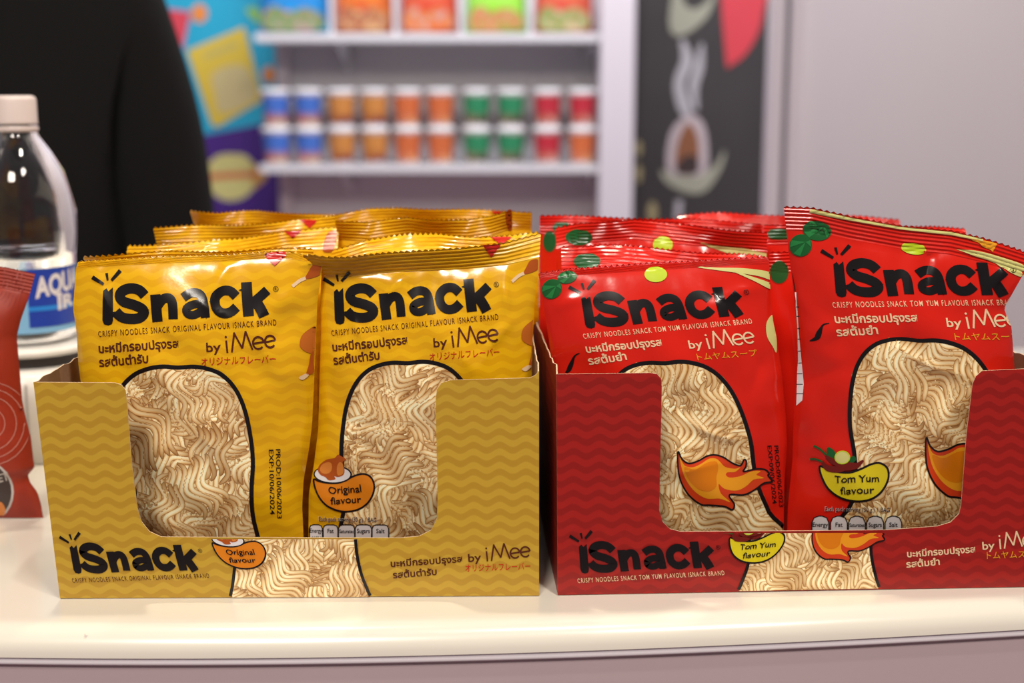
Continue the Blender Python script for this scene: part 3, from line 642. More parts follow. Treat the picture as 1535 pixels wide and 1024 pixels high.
rear([(500, 322), (553, 313), (602, 310), (679, 313), (735, 315.5), (797, 317)], .812, 'Y', 47, 'rearmost yellow snack bag in the right column of the yellow box', heart=(735, 757, 316, 324), tilt=(-.5, -.4, -.2), rlim=.0065)
rear([(842, 372), (905, 369.5), (1004, 377), (1110, 385), (1150, 388)], .709, 'R', 51, 'red snack bag in the second row, left column of the red box', tilt=(.9, .8, .8), leaf=[(880, 392, 20, 12)])
rear([(834, 344), (870, 335), (950, 329), (1004, 335), (1057, 340), (1151, 349)], .746, 'R', 52, 'red snack bag in the third row, left column, lime and lemongrass showing', tilt=(.3, .0, -.3), lime=(993.5, 367, 15, 12), leaf=[(868, 356, 20, 12)],
     grass=[(1050, 364), (1080, 368), (1110, 372), (1150, 380), (1150, 387), (1105, 384)])
rear([(809, 323), (897, 325), (977, 327), (1060, 331), (1140, 335)], .796, 'R', 53, 'rearmost red snack bag in the left column of the red box', tilt=(-.2, 0, 0), leaf=[(842, 341, 14, 8), (824, 362, 10, 16)])
rear([(1153, 378), (1250, 376), (1400, 380), (1485, 388)], .716, 'R', 54, 'red snack bag in the second row, right column, leaf at its corner', leaf=[(1168, 408, 14, 17)])
rear([(1146, 338), (1250, 336), (1400, 340), (1455, 346)], .757, 'R', 55, 'red snack bag in the third row, right column of the red box', leaf=[(1168, 351, 18, 9)])
rear([(1017, 325), (1084, 321), (1175, 324), (1300, 326), (1350, 330)], .838, 'R', 56, 'rearmost red snack bag in the right column of the red box', tilt=(.6, .6))

# ------------------------------------------------------------------ card display boxes
class Plane:
    def __init__(s, p, q): s.p, s.q = p, q; s.k = (q[1] - p[1]) / (q[0] - p[0]); s.Yref = p[1]
    def y(s, x, z): return s.p[1] + s.k * (np.asarray(x) - s.p[0])
    def px(s, P):
        out = []
        for a_, b_ in P:
            y = s.Yref
            for _ in range(6): x, z = at(a_, b_, y); y = float(s.y(x, z))
            out.append((float(x), y, float(z)))
        return out
def sheet(name, P, nrm, thick, mats, parent):
    """card panel: outline P (3D, planar), printed outside, kraft inside, pale cut edge"""
    P = np.array(P); nrm = np.array(nrm) / np.linalg.norm(nrm)
    ax = int(np.argmax(np.abs(nrm))); keep = [i for i in range(3) if i != ax]
    tri = tessellate_polygon([[Vector((p[keep[0]], p[keep[1]], 0)) for p in P]]); n = len(P)
    V = np.concatenate([P, P - nrm * thick]); Fc, fm = [], []
    for t in tri:
        t = tuple(t); c = np.cross(P[t[1]] - P[t[0]], P[t[2]] - P[t[0]])
        if np.dot(c, nrm) < 0: t = t[::-1]
        Fc.append(t); fm.append(0); Fc.append(tuple(i + n for i in t[::-1])); fm.append(1)
    for i in range(n): j = (i + 1) % n; Fc.append((i, j, n + j, n + i)); fm.append(2)
    return mesh_obj(name, V, Fc, mats, parent, smooth=False, fmat=fm)
def torn(a_, b_, n, amp, r):
    a_, b_ = np.array(a_), np.array(b_); return [tuple(a_ + (b_ - a_) * i / n + np.array([0, 0, r.uniform(-amp, amp)])) for i in range(1, n)]
def display_box(name, label, card, bl, br, outline, topl, topr, depth, seed):
    r = random.Random(seed)
    p, q = onz(*bl, CT + .0004), onz(*br, CT + .0004); pl = Plane(p, q)
    root = empty(name, ((p[0] + q[0]) / 2, (p[1] + q[1]) / 2, CT + .0004), label, 'display box')
    mats = [card, M_KRAFT, M_EDGE]
    P = pl.px(outline); P[0] = (p[0], p[1], CT + .0004); P[-1] = (q[0], q[1], CT + .0004)
    sheet('front_panel', P, (pl.k, -1, 0), .0006, mats, root)
    dx, dy = -pl.k * depth, depth
    tl, tr = pl.px([topl, topr])
    for (b0, t0, sgn) in ((p, tl, -1), (q, tr, 1)):
        bb = (b0[0] + dx, b0[1] + dy); zt = t0[2]
        A_, B_ = (t0[0], t0[1] + .0006, zt), (bb[0] + (t0[0] - b0[0]) * .5, bb[1], zt - .003)
        up = [(t0[0], t0[1] + .006, zt + .0035), (t0[0] + dx * .1, t0[1] + .02, zt + .0015)] if (sgn > 0) == (seed == 1) else []
        out = [(b0[0], b0[1] + .0006, CT + .0004), A_] + up + torn(up[-1] if up else A_, B_, 40, .0006, r) + [B_, (bb[0], bb[1], CT + .0004)]
        sheet('side_panel', out, (sgn, 0, 0), .0006, mats, root)
    c0, c1 = (p[0] + dx, p[1] + dy), (q[0] + dx, q[1] + dy)
    sheet('back_panel', [(c0[0], c0[1], CT + .0004), (c0[0], c0[1], CT + .105), (c1[0], c1[1], CT + .105), (c1[0], c1[1], CT + .0004)], (-pl.k, 1, 0), .0006, mats, root)
    sheet('base_panel', [(p[0], p[1] + .001, CT + .001), (q[0], q[1] + .001, CT + .001), (c1[0], c1[1] - .001, CT + .001), (c0[0], c0[1] - .001, CT + .001)], (0, 0, -1), .0005, [card, M_KRAFT, M_EDGE], root)
    return root, pl
def box_print(root, pl, col, Amap, thai, by, im, jp, win, badge, Ab, ytop, seed, fl=None):
    cap, th2, _, jps, _ = TXT[col]; k1 = K_CREAM if col == 'R' else K_BROWN; clip = [(1, ytop, -1)]
    lay('logo_lettering', pl, mapg(Amap, LOGO), K_BLACK, root, 3, step=0, label='bold black brand lettering with three burst strokes')
    lay('caption_lettering', pl, mapg(Amap, T4(cap, (440, 618), (1262, 560), 26, .004)), k1, root, 3, step=0)
    lay('thai_lettering', pl, join(a_text(THAI1, *thai[0], 9.2, .024, .3), a_text(th2, *thai[1], 9.2, .024, .3)), k1, root, 3, step=0)
    lay('maker_lettering', pl, join2(a_text('by', *by, 11.5, .012), imee(*im, 24)), k1, root, 3, step=0)
    lay('japanese_lettering', pl, a_text(jps, *jp, 8.6, .002), K_GOLD if col == 'R' else K_RED, root, 3, step=0)
    wp = np.array(win, float); ex = wp.copy(); lowp = ex[:, 1] > ex[:, 1].mean() + 28; ex[0, 1] += 14; ex[-1, 1] += 14; ex[(ex[:, 1] < ytop + 4), 1] -= 14
    nv, nf, nc, nl = noodles(ex.repeat(2, 0), seed, 6.8, 1.0)
    yb_ = np.interp(nv[:, 0], [win[0][0], win[-1][0]], [win[0][1] + 2.4, win[-1][1] + 2.4]); nv[:, 1] = np.clip(nv[:, 1], ytop + .6, yb_); wp[0, 1] += 2.4; wp[-1, 1] += 2.4
    pic = lay('noodle_picture', pl, a_poly(wp, False), ink('noodle_shadow', (.34, .13, .03), .3), root, 1, step=0, label='printed picture of wavy noodles')
    lay('noodle_strands', pl, (nv, nf), M_NOODLE, pic, cols=nc, lev=nl)['kind'] = 'stuff'
    h_ = len(win) // 2
    for q in (win[:h_], win[h_:]): lay('picture_outline', pl, a_stroke(q, 4.6), K_BLACK, pic, 5, step=0)
    badge(pl, Ab, root, clip)
    if fl is not None: flame(pl, fl, root, clip)
yo = [(90, 897), (50, 573), (172, 574), (182, 577), (188, 585), (190, 600), (197, 690), (206, 762), (212, 782), (224, 797), (242, 805), (420, 806), (600, 806.5), (628, 804), (646, 795), (655, 778), (656, 740), (653, 600), (655, 584), (662, 574), (675, 570), (795, 566.5), (803, 562), (808, 556), (808, 893)]
ybox, ypl = display_box('display_box', 'yellow card display box with a cut-out front, holding yellow snack bags', M_YBOX, (90, 897), (808, 893), yo, (50, 573), (808, 558), .215, 1)
yref = [(154.6, 487), (400.8, 473.7), (138.6, 415.2)]
zl = lambda P: zpx(P, 60, 760, 3.8375); zm = lambda P: zpx(P, 430, 760, 3.655)
Ayb = affine(z6([(203, 375), (776, 460), (520, 680)]), zl([(992, 205), (1299, 262), (1180, 353)]))
box_print(ybox, ypl, 'Y', affine(yref, [(112, 859), (296.6, 855.4), (89.2, 804.3)]), (zm([(570, 328), (963, 300)]), zm([(582, 390), (823, 370)])), zm([(995, 300), (1066, 294)]), zm([(1092, 298), (1335, 268)]), zm([(978, 352), (1335, 340)]),
          [(345.5, 893), (349, 876), (352, 850), (354, 828), (353, 808), (533, 808), (535, 830), (541, 858), (550, 882), (555, 892.5)], badge_yellow, Ayb, 807.5, 61)
ro = [(836, 892), (834, 561), (975, 559), (985, 561), (991, 568), (992, 582), (990, 680), (988, 765), (993, 782), (1004, 793), (1020, 797), (1200, 796), (1330, 794.5), (1405, 789), (1425, 783), (1438, 770), (1441, 755), (1449, 650), (1458, 575), (1463, 564), (1472, 556), (1535, 553), (1574, 551), (1578, 879)]
rbox, rpl = display_box('display_box', 'red card display box with a cut-out front, holding red snack bags', M_RBOX, (836, 892), (1578, 879), ro, (834, 561), (1574, 551), .235, 2)
zq = lambda P: zpx(P, 810, 760, 3.744); zs_ = lambda P: zpx(P, 1160, 760, 3.88)
Arb = affine(z3([(300, 640), (687, 710), (510, 837)]), zq([(1062, 172), (1362, 205), (1200, 312)]))
Arf = affine(zf_([(210, 470), (1000, 575), (665, 815)]), zs_([(222, 150), (641, 190), (428, 318)]))
box_print(rbox, rpl, 'R', affine(yref, [(871, 858.8), (1068.5, 851.3), (853.5, 802.7)]), (zs_([(775, 292), (1172, 262)]), zs_([(770, 352), (965, 335)])), zs_([(1213, 248), (1284, 243)]), zs_([(1310, 245), (1560, 215)]), zs_([(1238, 300), (1560, 288)]),
          [(1107, 883.5), (1112, 872), (1120, 850), (1124, 828), (1122, 799), (1306, 799), (1305, 818), (1307, 840), (1313, 866), (1317.5, 879.5)], badge_red, Arb, 798.5, 62, Arf)

# ------------------------------------------------------------------ red pouch at the left edge
M_POUCH = flat('red_pouch_film', (.30, .022, .006), .55, 0, .08, 30, bmp=.1)
pz = CT + .0008
po = Bag([(-190, 396), (-60, 395), (5, 401), (52, 411)], .752, left=[(-190, 380), (-180, 600), (-205, 800)],
         right=[(53, 405), (45, 440), (31, 480), (25, 505), (29, 550), (33, 600), (38, 625), (46, 655), (50, 690), (52, 700), (42, 712), (44, 722), (56, 738), (61, 755), (67, 790)],
         H=.02, seed=77, seal=.012, tilt=(.2, .1), zb=pz, crease=10)
r = empty('snack_pouch', (float(po.xc), po.Y0, pz), 'red crimped pouch with circle lines and dark oval, cut by the left picture edge', 'pouch')
po.build(M_POUCH, r, teeth=.0002)
kl = flat('ink_pale_line', (.62, .30, .26), .5)
lay('circle_lines', po, join(*[a_stroke(a_ell(-14, 635, rr_ * .96, rr_)[0], .9, True, False) for rr_ in (22, 40, 52, 62)]), kl, r, 2)
ov = lay('oval_picture', po, a_ell(-28, 738, 46, 46), flat('ink_dark_oval', (.035, .02, .02), .4), r, 2)
lay('oval_rim', po, a_stroke(a_ell(-28, 738, 47, 47)[0], 3.4, True, False), flat('ink_silver', (.5, .46, .46), .4), ov, 3)
lay('oval_lettering', po, a_text('ET', (-1, 723), (14, 719), 12, .01), flat('ink_silver', (.5, .46, .46), .4), ov, 4)
lay('oval_food', po, a_poly([(-12, 768), (0, 752), (8, 762), (6, 772), (-4, 778)]), K_ROASTL, ov, 3)
for k in range(6):
    lay('crimp_line', po, a_stroke([(40 - k * 6.5, 412 - k * 1.6), (33 - k * 6, 438), (24 - k * 6, 470 - k * 5)], 1.2, taper=[1.6, 1.2, .5]), flat('pouch_crease', (.27, .018, .010), .5), r, 2)
for k in range(5):
    lay('crimp_line', po, a_stroke([(36 - k * 2, 725 + k * 3), (44 - k * 4, 750), (58 - k * 6, 783)], 1.2, taper=[.5, 1.2, 1.6]), flat('pouch_crease', (.27, .018, .010), .5), r, 2)

# ------------------------------------------------------------------ bottle on its stand
bx_, _ = at(22, 165, .92); bx_ = float(bx_); by_ = .92
zt_ = float(at(40, 524, by_ - .038)[1])
M_STAND = flat('white_plastic', (.72, .70, .66), .3, .2, .02)
st = empty('display_stand', (bx_, by_, CT), 'white round stand under the water bottle', 'stand')
def zz(y, Y=by_): return float(at(20, y, Y)[1])
lathe('top_plate', [(0, zt_), (.041, zt_), (.044, zt_ - .001), (.045, zt_ - .003), (.044, zt_ - .005), (.041, zt_ - .006), (0, zt_ - .006)], bx_, by_, M_STAND, st, 64)
lathe('column', [(.036, zt_ - .006), (.036, zt_ - .014)], bx_, by_, flat('painted_gap_shade', (.05, .045, .045), .6), st, 48)  # coloured dark to stand for the shadow beneath the top plate
lathe('lower_tier', [(0, zt_ - .014), (.052, zt_ - .014), (.056, zt_ - .017), (.057, zt_ - .03), (.0575, CT + .0005), (0, CT + .0005)], bx_, by_, M_STAND, st, 64)
for q in (-2.2, -1.9, -1.6, -1.3, -1.0, -.7):
    cx_, cy_ = bx_ + .0575 * math.cos(q), by_ + .0575 * math.sin(q)
    box('tier_rib', (cx_ - .0006, cy_ - .0006, CT + .002), (cx_ + .0006, cy_ + .0006, zt_ - .02), flat('rib_grey', (.45, .43, .42), .5), st, 0)
def clear_mat(name, col, rough, ior):
    m, nt, bs = nodes(name); bs.inputs['Transmission Weight'].default_value = 1; bs.inputs['Roughness'].default_value = rough; bs.inputs['IOR'].default_value = ior
    n = noise(nt, 30); lk(nt, mixc(nt, n, col, tuple(min(1, c * 1.02) for c in col)), bs.inputs['Base Color']); return m
M_PET = clear_mat('clear_plastic', (.95, .95, .96), .03, 1.45); M_WATER = clear_mat('water', (.96, .97, .98), 0, 1.33)
bt = empty('water_bottle', (bx_, by_, zt_), 'clear plastic water bottle with pale cap and blue label', 'bottle')
zc1, zc0, znk = zz(143), zz(186), zz(198)
def rp(a, z): return .0006 * math.sin(5 * a + z * 260) * (1 if zt_ + .07 < z < znk - .025 else 0)
sh = [(.0135, znk + .006), (.0135, znk), (.0145, znk - .003), (.0215, znk - .013), (.0285, znk - .026), (.0332, znk - .040), (.0352, znk - .053), (.0356, znk - .066), (.0342, znk - .078), (.0338, znk - .088)]
lowz = zt_ + .0005
sh += [(.0325, zt_ + .058), (.0328, zt_ + .054), (.0328, zt_ + .012), (.032, zt_ + .006), (.029, lowz + .001), (.02, lowz), (.004, lowz + .003)]
inner = [(max(r_ - .0006, .001), z_ + (.0006 if z_ < zt_ + .004 else 0)) for r_, z_ in sh]
lathe('bottle_wall', sh + inner[::-1], bx_, by_, M_PET, bt, 64, rp)
wl_ = zz(366)
wp_ = [(0.0005, wl_)] + [(np.interp(wl_, [q[1] for q in inner][::-1], [q[0] for q in inner][::-1]) - .0004, wl_)] + [(r_ - .0004, z_ + .0002) for r_, z_ in inner if z_ < wl_] + [(0.0005, lowz + .004)]
lathe('water', wp_, bx_, by_, M_WATER, bt, 64)
M_CAP = flat('pale_cap', (.66, .56, .54), .4, .1, .03)
lathe('cap', [(0, zc1), (.0115, zc1), (.0135, zc1 - .0012), (.0142, zc1 - .003), (.0143, zc0 + .0015), (.0147, zc0), (.0136, zc0)], bx_, by_, M_CAP, bt, 64, lambda a, z: .00015 * math.sin(60 * a))
lathe('neck_ring', [(.0136, zc0 - .001), (.0145, zc0 - .002), (.0145, zc0 - .004), (.0136, zc0 - .005)], bx_, by_, M_CAP, bt)
def arc_label(name, a0, a1, z0, z1, r_, mat, parent):
    V, Fc = [], []; n = 30
    for i in range(n + 1):
        a_ = a0 + (a1 - a0) * i / n
        for z_ in (z0, z1): V.append((bx_ + r_ * math.sin(a_), by_ - r_ * math.cos(a_), z_))
    for i in range(n): Fc.append((2 * i, 2 * i + 2, 2 * i + 3, 2 * i + 1))
    return mesh_obj(name, V, Fc, mat, parent)
lz0, lz1 = zt_ + .009, zt_ + .0565
lb = arc_label('label', -math.pi, math.pi, lz0, lz1, .0331, flat('label_pale_blue', (.22, .48, .74), .35), bt)
arc_label('label_panel', .36, 1.62, lz0 + .004, lz1 - .004, .0333, flat('label_blue', (.012, .05, .40), .35), lb)
arc_label('label_band', .36, 1.62, lz0 + .015, lz0 + .018, .0334, flat('label_cyan', (.02, .24, .72), .35), lb)
arc_label('label_band', .30, 1.62, lz1 - .005, lz1 - .001, .0334, flat('label_cyan', (.02, .24, .72), .35), lb)
def arc_text(s, a0, a1, z0, cap, bold):
    V, Fc = glyphs(s, bold); x0, x1 = V[:, 0].min(), V[:, 0].max(); a_ = a0 + (a1 - a0) * (V[:, 0] - x0) / (x1 - x0); z_ = z0 + V[:, 1] * cap / CAP + (a_ - a0) * .004
    return np.stack([bx_ + .0336 * np.sin(a_), by_ - .0336 * np.cos(a_), z_], 1), Fc
g = [arc_text('AQUA', .50, 1.62, lz0 + .024, .0125, .04), arc_text('IR', .95, 1.4, lz0 + .0145, .0085, .04)]
mesh_obj('label_lettering', np.concatenate([g[0][0], g[1][0]]), g[0][1] + [tuple(i + len(g[0][0]) for i in f) for f in g[1][1]], K_WHITE, lb, smooth=False)

# ------------------------------------------------------------------ shelf unit with cups and packets, far behind
SY = 4.2
def P_(x, y, Y=SY): q = at(x, y, Y); return float(q[0]), float(q[1])
M_SHELF = flat('white_shelf', (.66, .65, .68), .45, .1, .02, 4)
su = empty('shelf_unit', (P_(660, 250)[0], SY + .2, 0), 'white shelf unit holding noodle cups and bright packets', 'shelf')
xl, xr = P_(388, 250)[0], P_(897, 250)[0]; zlo, zup = P_(650, 248)[1], P_(650, 50)[1]
box('back_panel', (P_(424, 200, 4.5)[0], 4.5, 0), (P_(905, 200, 4.5)[0], 4.52, 2.3), M_SHELF, su)
box('post', (P_(416, 200, 4.44)[0], 4.44, 0), (P_(434, 200, 4.44)[0], 4.5, 2.3), M_ALU, su)
box('post', (xr, 4.16, 0), (P_(948, 200)[0], 4.52, 2.3), M_ALU, su)
box('shelf_board', (xl, SY, zlo - .022), (xr, 4.5, zlo), M_SHELF, su); box('shelf_board', (xl, SY, zup - .024), (xr, 4.5, zup), M_SHELF, su)
for z_ in (zlo - .022, zup - .024):
    for xq in (P_(505, 200)[0], xr - .02):
        bm = bmesh.new(); a_ = [(xq, 4.24, z_), (xq, 4.5, z_), (xq, 4.5, z_ - .09)]
        f0 = bm.faces.new([bm.verts.new(q) for q in a_]); e = bmesh.ops.extrude_face_region(bm, geom=[f0])
        for v in e['geom']:
            if isinstance(v, bmesh.types.BMVert): v.co.x += .012
        bm_obj('bracket', bm, M_SHELF, su)
def two_tone(name, top, low, pic):
    m, nt, bs = nodes(name); sep = nt.nodes.new('ShaderNodeSeparateXYZ'); lk(nt, ocoord(nt), sep.inputs[0])
    mr = nt.nodes.new('ShaderNodeMapRange'); mr.inputs[1].default_value = .035; mr.inputs[2].default_value = .055
    lk(nt, mth(nt, 'ADD', sep.outputs[2], mth(nt, 'MULTIPLY', noise(nt, 25, 2), .02)), mr.inputs[0])
    n2 = nt.nodes.new('ShaderNodeMapRange'); n2.inputs[1].default_value = .45; n2.inputs[2].default_value = .6; lk(nt, noise(nt, 38, 2), n2.inputs[0])
    lk(nt, mixc(nt, mr.outputs[0], mixc(nt, n2.outputs[0], low, pic), top), bs.inputs['Base Color']); bs.inputs['Roughness'].default_value = .4; return m
CUPC = {'blue': two_tone('cup_blue', (.06, .16, .55), (.55, .14, .12), (.50, .30, .15)), 'amber': two_tone('cup_amber', (.58, .24, .06), (.45, .14, .03), (.18, .04, .05)),
        'orange': two_tone('cup_orange', (.62, .15, .05), (.55, .13, .08), (.70, .30, .12)), 'green': two_tone('cup_green', (.03, .25, .11), (.25, .20, .12), (.06, .05, .03)),
        'crimson': two_tone('cup_red', (.50, .03, .05), (.45, .06, .04), (.62, .30, .24))}
M_LID = flat('cup_lid', (.85, .84, .86), .3, .2, .02); M_CUPW = flat('cup_white', (.74, .70, .70), .45)
upx = [412, 461, 510, 559.5, 610.5, 659.6, 712.5, 764.6, 819, 872]; ux = [415, 463.5, 513, 562, 611.5, 661, 715, 766, 820.5, 873]
cc = ['blue', 'blue', 'amber', 'amber', 'orange', 'orange', 'green', 'green', 'crimson', 'crimson']
CH = P_(600, 191)[1] - zlo; PR = {}
def cup(x, z, col, label):
    r = empty('noodle_cup', (x, SY + .055, z), label, 'noodle cup', 'noodle cups on the shelf'); h = CH
    rb, rt = .033, .043
    if col not in PR:
        b_ = lathe('cup_body', [(0, z + .001), (rb - .002, z + .001), (rb, z + .003), (rt, z + h - .014), (0, z + h - .014)], x, SY + .055, M_CUPW, r, 28)
        s_ = lathe('sleeve', [(rb + .0018, z + .010), (rt - .0001, z + h - .021)], x, SY + .055, CUPC[col], r, 28)
        l_ = lathe('lid', [(rt - .001, z + h - .016), (rt + .003, z + h - .015), (rt + .003, z + h - .006), (rt, z + h - .001), (rt - .004, z + h), (0, z + h - .0005)], x, SY + .055, M_LID, r, 28)
        PR[col] = (b_, s_, l_)
    else:
        for q in PR[col]: link(q.copy(), r)
    for q in r.children: q.parent = r
nth = ['leftmost', 'second', 'third', 'fourth', 'fifth', 'sixth', 'seventh', 'eighth', 'ninth', 'rightmost']
def pos(i): return nth[i] if i in (0, 9) else nth[i] + ' from the left'
for i in range(10):
    xq = P_(ux[i], 220, SY + .055)[0]; lc = 'orange' if i == 9 else cc[i]
    cup(xq, zlo + .0005, lc, f'{lc} noodle cup, {pos(i)} in the lower row on the shelf')
    cup(xq, zlo + .001 + CH, cc[i], f'{cc[i]} noodle cup, {pos(i)} in the upper row, stacked on another cup')
def splash(name, cols, scale):
    m, nt, bs = nodes(name); v = nt.nodes.new('ShaderNodeTexNoise'); v.inputs['Scale'].default_value = scale; v.inputs['Detail'].default_value = 2; lk(nt, ocoord(nt), v.inputs['Vector'])
    cr = nt.nodes.new('ShaderNodeValToRGB'); cr.color_ramp.elements.remove(cr.color_ramp.elements[1])
    for i, c in enumerate(cols):
        e = cr.color_ramp.elements[0] if i == 0 else cr.color_ramp.elements.new(.3 + .4 * i / max(1, len(cols) - 1))
        e.color = (*c, 1)
        if i == 0: e.position = .3
    lk(nt, v.outputs['Fac'], cr.inputs[0]); lk(nt, cr.outputs[0], bs.inputs['Base Color']); bs.inputs['Roughness'].default_value = .25; return m
def packet(x0, x1, base, cols, low, label):
    X0, X1 = P_(x0, 30)[0], P_(x1, 30)[0]; z0 = base; z1 = base + .26; n = 22; V, Fc = [], []
    r = empty('noodle_packet', ((X0 + X1) / 2, SY + .09, z0), label, 'noodle packet', 'packets on the upper shelf')
    for sgn in (-1, 1):
        for j in range(n + 1):
            for i in range(n + 1):
                u, v = i / n, j / n; hgt = .035 * (max(0, 1 - abs(2 * u - 1) ** 3) * max(0, 1 - abs(2 * v - 1) ** 4)) ** .6
                V.append((X0 + u * (X1 - X0) * (1 if 0 < j < n else 1), SY + .09 + sgn * hgt, z0 + .001 + v * (z1 - z0)))
        o = (n + 1) ** 2 if sgn > 0 else 0
        for j in range(n):
            for i in range(n):
                a_ = o + j * (n + 1) + i; q = (a_, a_ + 1, a_ + n + 2, a_ + n + 1); Fc.append(q if sgn < 0 else q[::-1])
    mesh_obj('packet_film', V, Fc, splash(label.split()[0] + '_packet_film', cols, 16), r)
    k = lambda u, v: (X0 + u * (X1 - X0), SY + .09 - .037, z0 + v * (z1 - z0))
    pts = spline([(.1, .05), (.5, .03), (.9, .06), (.93, .2), (.7, .3), (.45, .26), (.2, .32), (.06, .2)], 4)
    mesh_obj('food_picture', [k(*q) for q in pts], [tuple(range(len(pts)))], splash(label.split()[0] + '_food', low, 30), r, smooth=False)
packet(383, 488, zup, [(.02, .30, .70), (.03, .22, .60), (.05, .45, .75)], [(.5, .15, .12), (.1, .3, .1), (.55, .25, .3)], 'blue noodle packet, leftmost on the upper shelf')
packet(500, 585, zup, [(.62, .10, .04), (.70, .20, .03), (.55, .06, .06)], [(.6, .3, .08), (.3, .08, .06), (.7, .45, .2)], 'amber noodle packet second from the left on the upper shelf')
packet(599, 684, zup, [(.60, .06, .03), (.65, .12, .06), (.5, .05, .04)], [(.5, .35, .5), (.55, .2, .05), (.6, .1, .05)], 'orange-red noodle packet in the middle of the upper shelf')
packet(699, 788, zup, [(.30, .66, .05), (.35, .72, .1), (.22, .55, .04)], [(.4, .5, .2), (.55, .15, .08), (.2, .35, .06)], 'green noodle packet on the upper shelf')
packet(803, 890, zup, [(.58, .07, .05), (.65, .14, .07), (.5, .05, .05)], [(.6, .2, .12), (.15, .3, .08), (.7, .4, .3)], 'red noodle packet, rightmost on the upper shelf')
for xq in (495, 592, 691.5, 795.5):
    box('divider', (P_(xq - 3, 30)[0], SY + .02, zup), (P_(xq + 3, 30)[0], SY + .2, zup + .26), M_SHELF, su)

# ------------------------------------------------------------------ posters
class Flat_:
    def __init__(s, Y): s.Yref = Y
    def y(s, x, z): return np.full(np.shape(x), s.Yref)
PY = 4.62; fp = Flat_(PY - .002)
ps = empty('poster', (P_(250, 160, PY)[0], PY, .0), 'turquoise and purple wall poster showing a tilted yellow packet', 'poster')
def pk(x, y, Y=PY): return P_(x, y, Y)
box('poster_board', (pk(60, 100)[0], PY, .001), (pk(424, 100)[0], PY + .02, 2.4), flat('poster_turquoise', (.01, .36, .56), .5, 0, .12, 2), ps)
I = lambda n, c: flat('poster_' + n, c, .5, 0, .06, 12)
def pl_(name, g, mat, lv): return lay(name, fp, g, mat, ps, lv, step=0)
pl_('purple_field', a_poly([(60, 222), (285, 206), (424, 180), (424, 760), (60, 760)], False), I('purple', (.055, .012, .20)), 2)
pl_('packet_picture', a_poly([(280, 76), (366, 40), (394, 150), (326, 190), (318, 188)], False), I('packet_yellow', (.66, .48, .05)), 6)
pl_('packet_noodle_patch', a_poly([(318, 112), (345, 98), (372, 104), (384, 148), (332, 170), (322, 140)]), I('packet_cream', (.55, .46, .22)), 10)
pl_('packet_caption', a_stroke([(305, 85), (356, 66)], 9, smooth=False), I('packet_band', (.50, .42, .12)), 10)
pl_('red_packet_picture', a_poly([(225, 10), (286, 18), (268, 100), (225, 110)], False), I('packet_red', (.62, .05, .08)), 6)
for k_, (cx, cy, rx, ry) in enumerate(((299, 20, 12, 14), (403, 112, 9, 13))): pl_('chip_picture', a_ell(cx, cy, rx, ry), I('chip', (.75, .25, .05)), 8)
pl_('green_leaf_picture', a_poly([(368, 15), (385, 12), (400, 30), (388, 36)]), I('green', (.25, .50, .10)), 8)
pl_('emblem', a_poly([(288, 264), (312, 245), (330, 232), (365, 232), (380, 245), (400, 264), (380, 284), (362, 298), (335, 300), (312, 284)], True), I('emblem', (.62, .58, .22)), 8)
for q in ([(284, 264), (300, 252), (314, 246), (312, 284), (298, 276)], [(402, 264), (388, 252), (378, 246), (380, 284), (390, 276)]): pl_('emblem_side', a_poly(q, False), I('emblem_gold', (.55, .30, .06)), 10)
pl_('emblem_band', a_stroke([(306, 266), (345, 263), (386, 262)], 9), I('emblem_red', (.60, .14, .06)), 14)
DY = 4.5; fd = Flat_(DY - .002)
pd = empty('poster', (P_(1050, 160, DY)[0], DY, 0), 'dark wall poster with steam, a pale bowl and a red petal', 'poster')
box('poster_board', (P_(943, 100, DY)[0], DY, .001), (P_(1185, 100, DY)[0], DY + .02, 2.4), flat('poster_charcoal', (.045, .040, .042), .45, 0, .35, 3), pd)
def pd_(name, g, mat, lv): return lay(name, fd, g, mat, pd, lv, step=0)
pd_('red_petal', a_poly([(1086, -60), (1160, -60), (1146, 10), (1138, 45), (1120, 78), (1098, 96), (1088, 88)], True), I('petal', (.62, .05, .07)), 6)
pd_('steam_picture', join(a_stroke([(1022, 60), (1030, 90), (1018, 125), (1026, 160), (1035, 180)], 18, taper=[6, 18, 16, 20, 6]), a_stroke([(1052, 65), (1048, 100), (1040, 130), (1044, 165)], 14, taper=[4, 14, 14, 5])), I('steam', (.46, .44, .47)), 6)
pd_('bowl_picture', a_poly([(990, 255), (1000, 275), (1035, 290), (1060, 284), (1082, 250), (1086, 225), (1070, 250), (1040, 264), (1010, 262)]), I('bowl', (.36, .36, .28)), 8)
pd_('shell_picture', a_poly([(1034, 172), (1054, 185), (1061, 220), (1058, 258), (1030, 264), (1002, 258), (1000, 222), (1010, 190)]), I('shell', (.52, .44, .46)), 10)
pd_('filling_picture', a_poly([(1032, 184), (1046, 205), (1048, 240), (1044, 260), (1016, 260), (1012, 235), (1018, 205)]), I('filling', (.26, .10, .045)), 13)
pd_('filling_shadow', a_poly([(1030, 232), (1046, 238), (1044, 260), (1016, 260), (1014, 248)]), I('filling_dark', (.05, .03, .03)), 15)
pd_('top_bowl_picture', a_poly([(1003, 30), (1010, 52), (1030, 50), (1060, 25), (1072, -10), (1050, 10), (1030, 10), (1012, -20)]), I('bowl', (.36, .36, .28)), 8)
pd_('side_mark', join(a_ell(957, 222, 5, 12), a_ell(957, 260, 5, 14), a_ell(978, 318, 7, 16)), I('mark', (.40, .34, .18)), 8)
pd_('white_mark', a_stroke([(1018, 300), (1016, 330)], 10, smooth=False), I('steam', (.46, .44, .47)), 8)

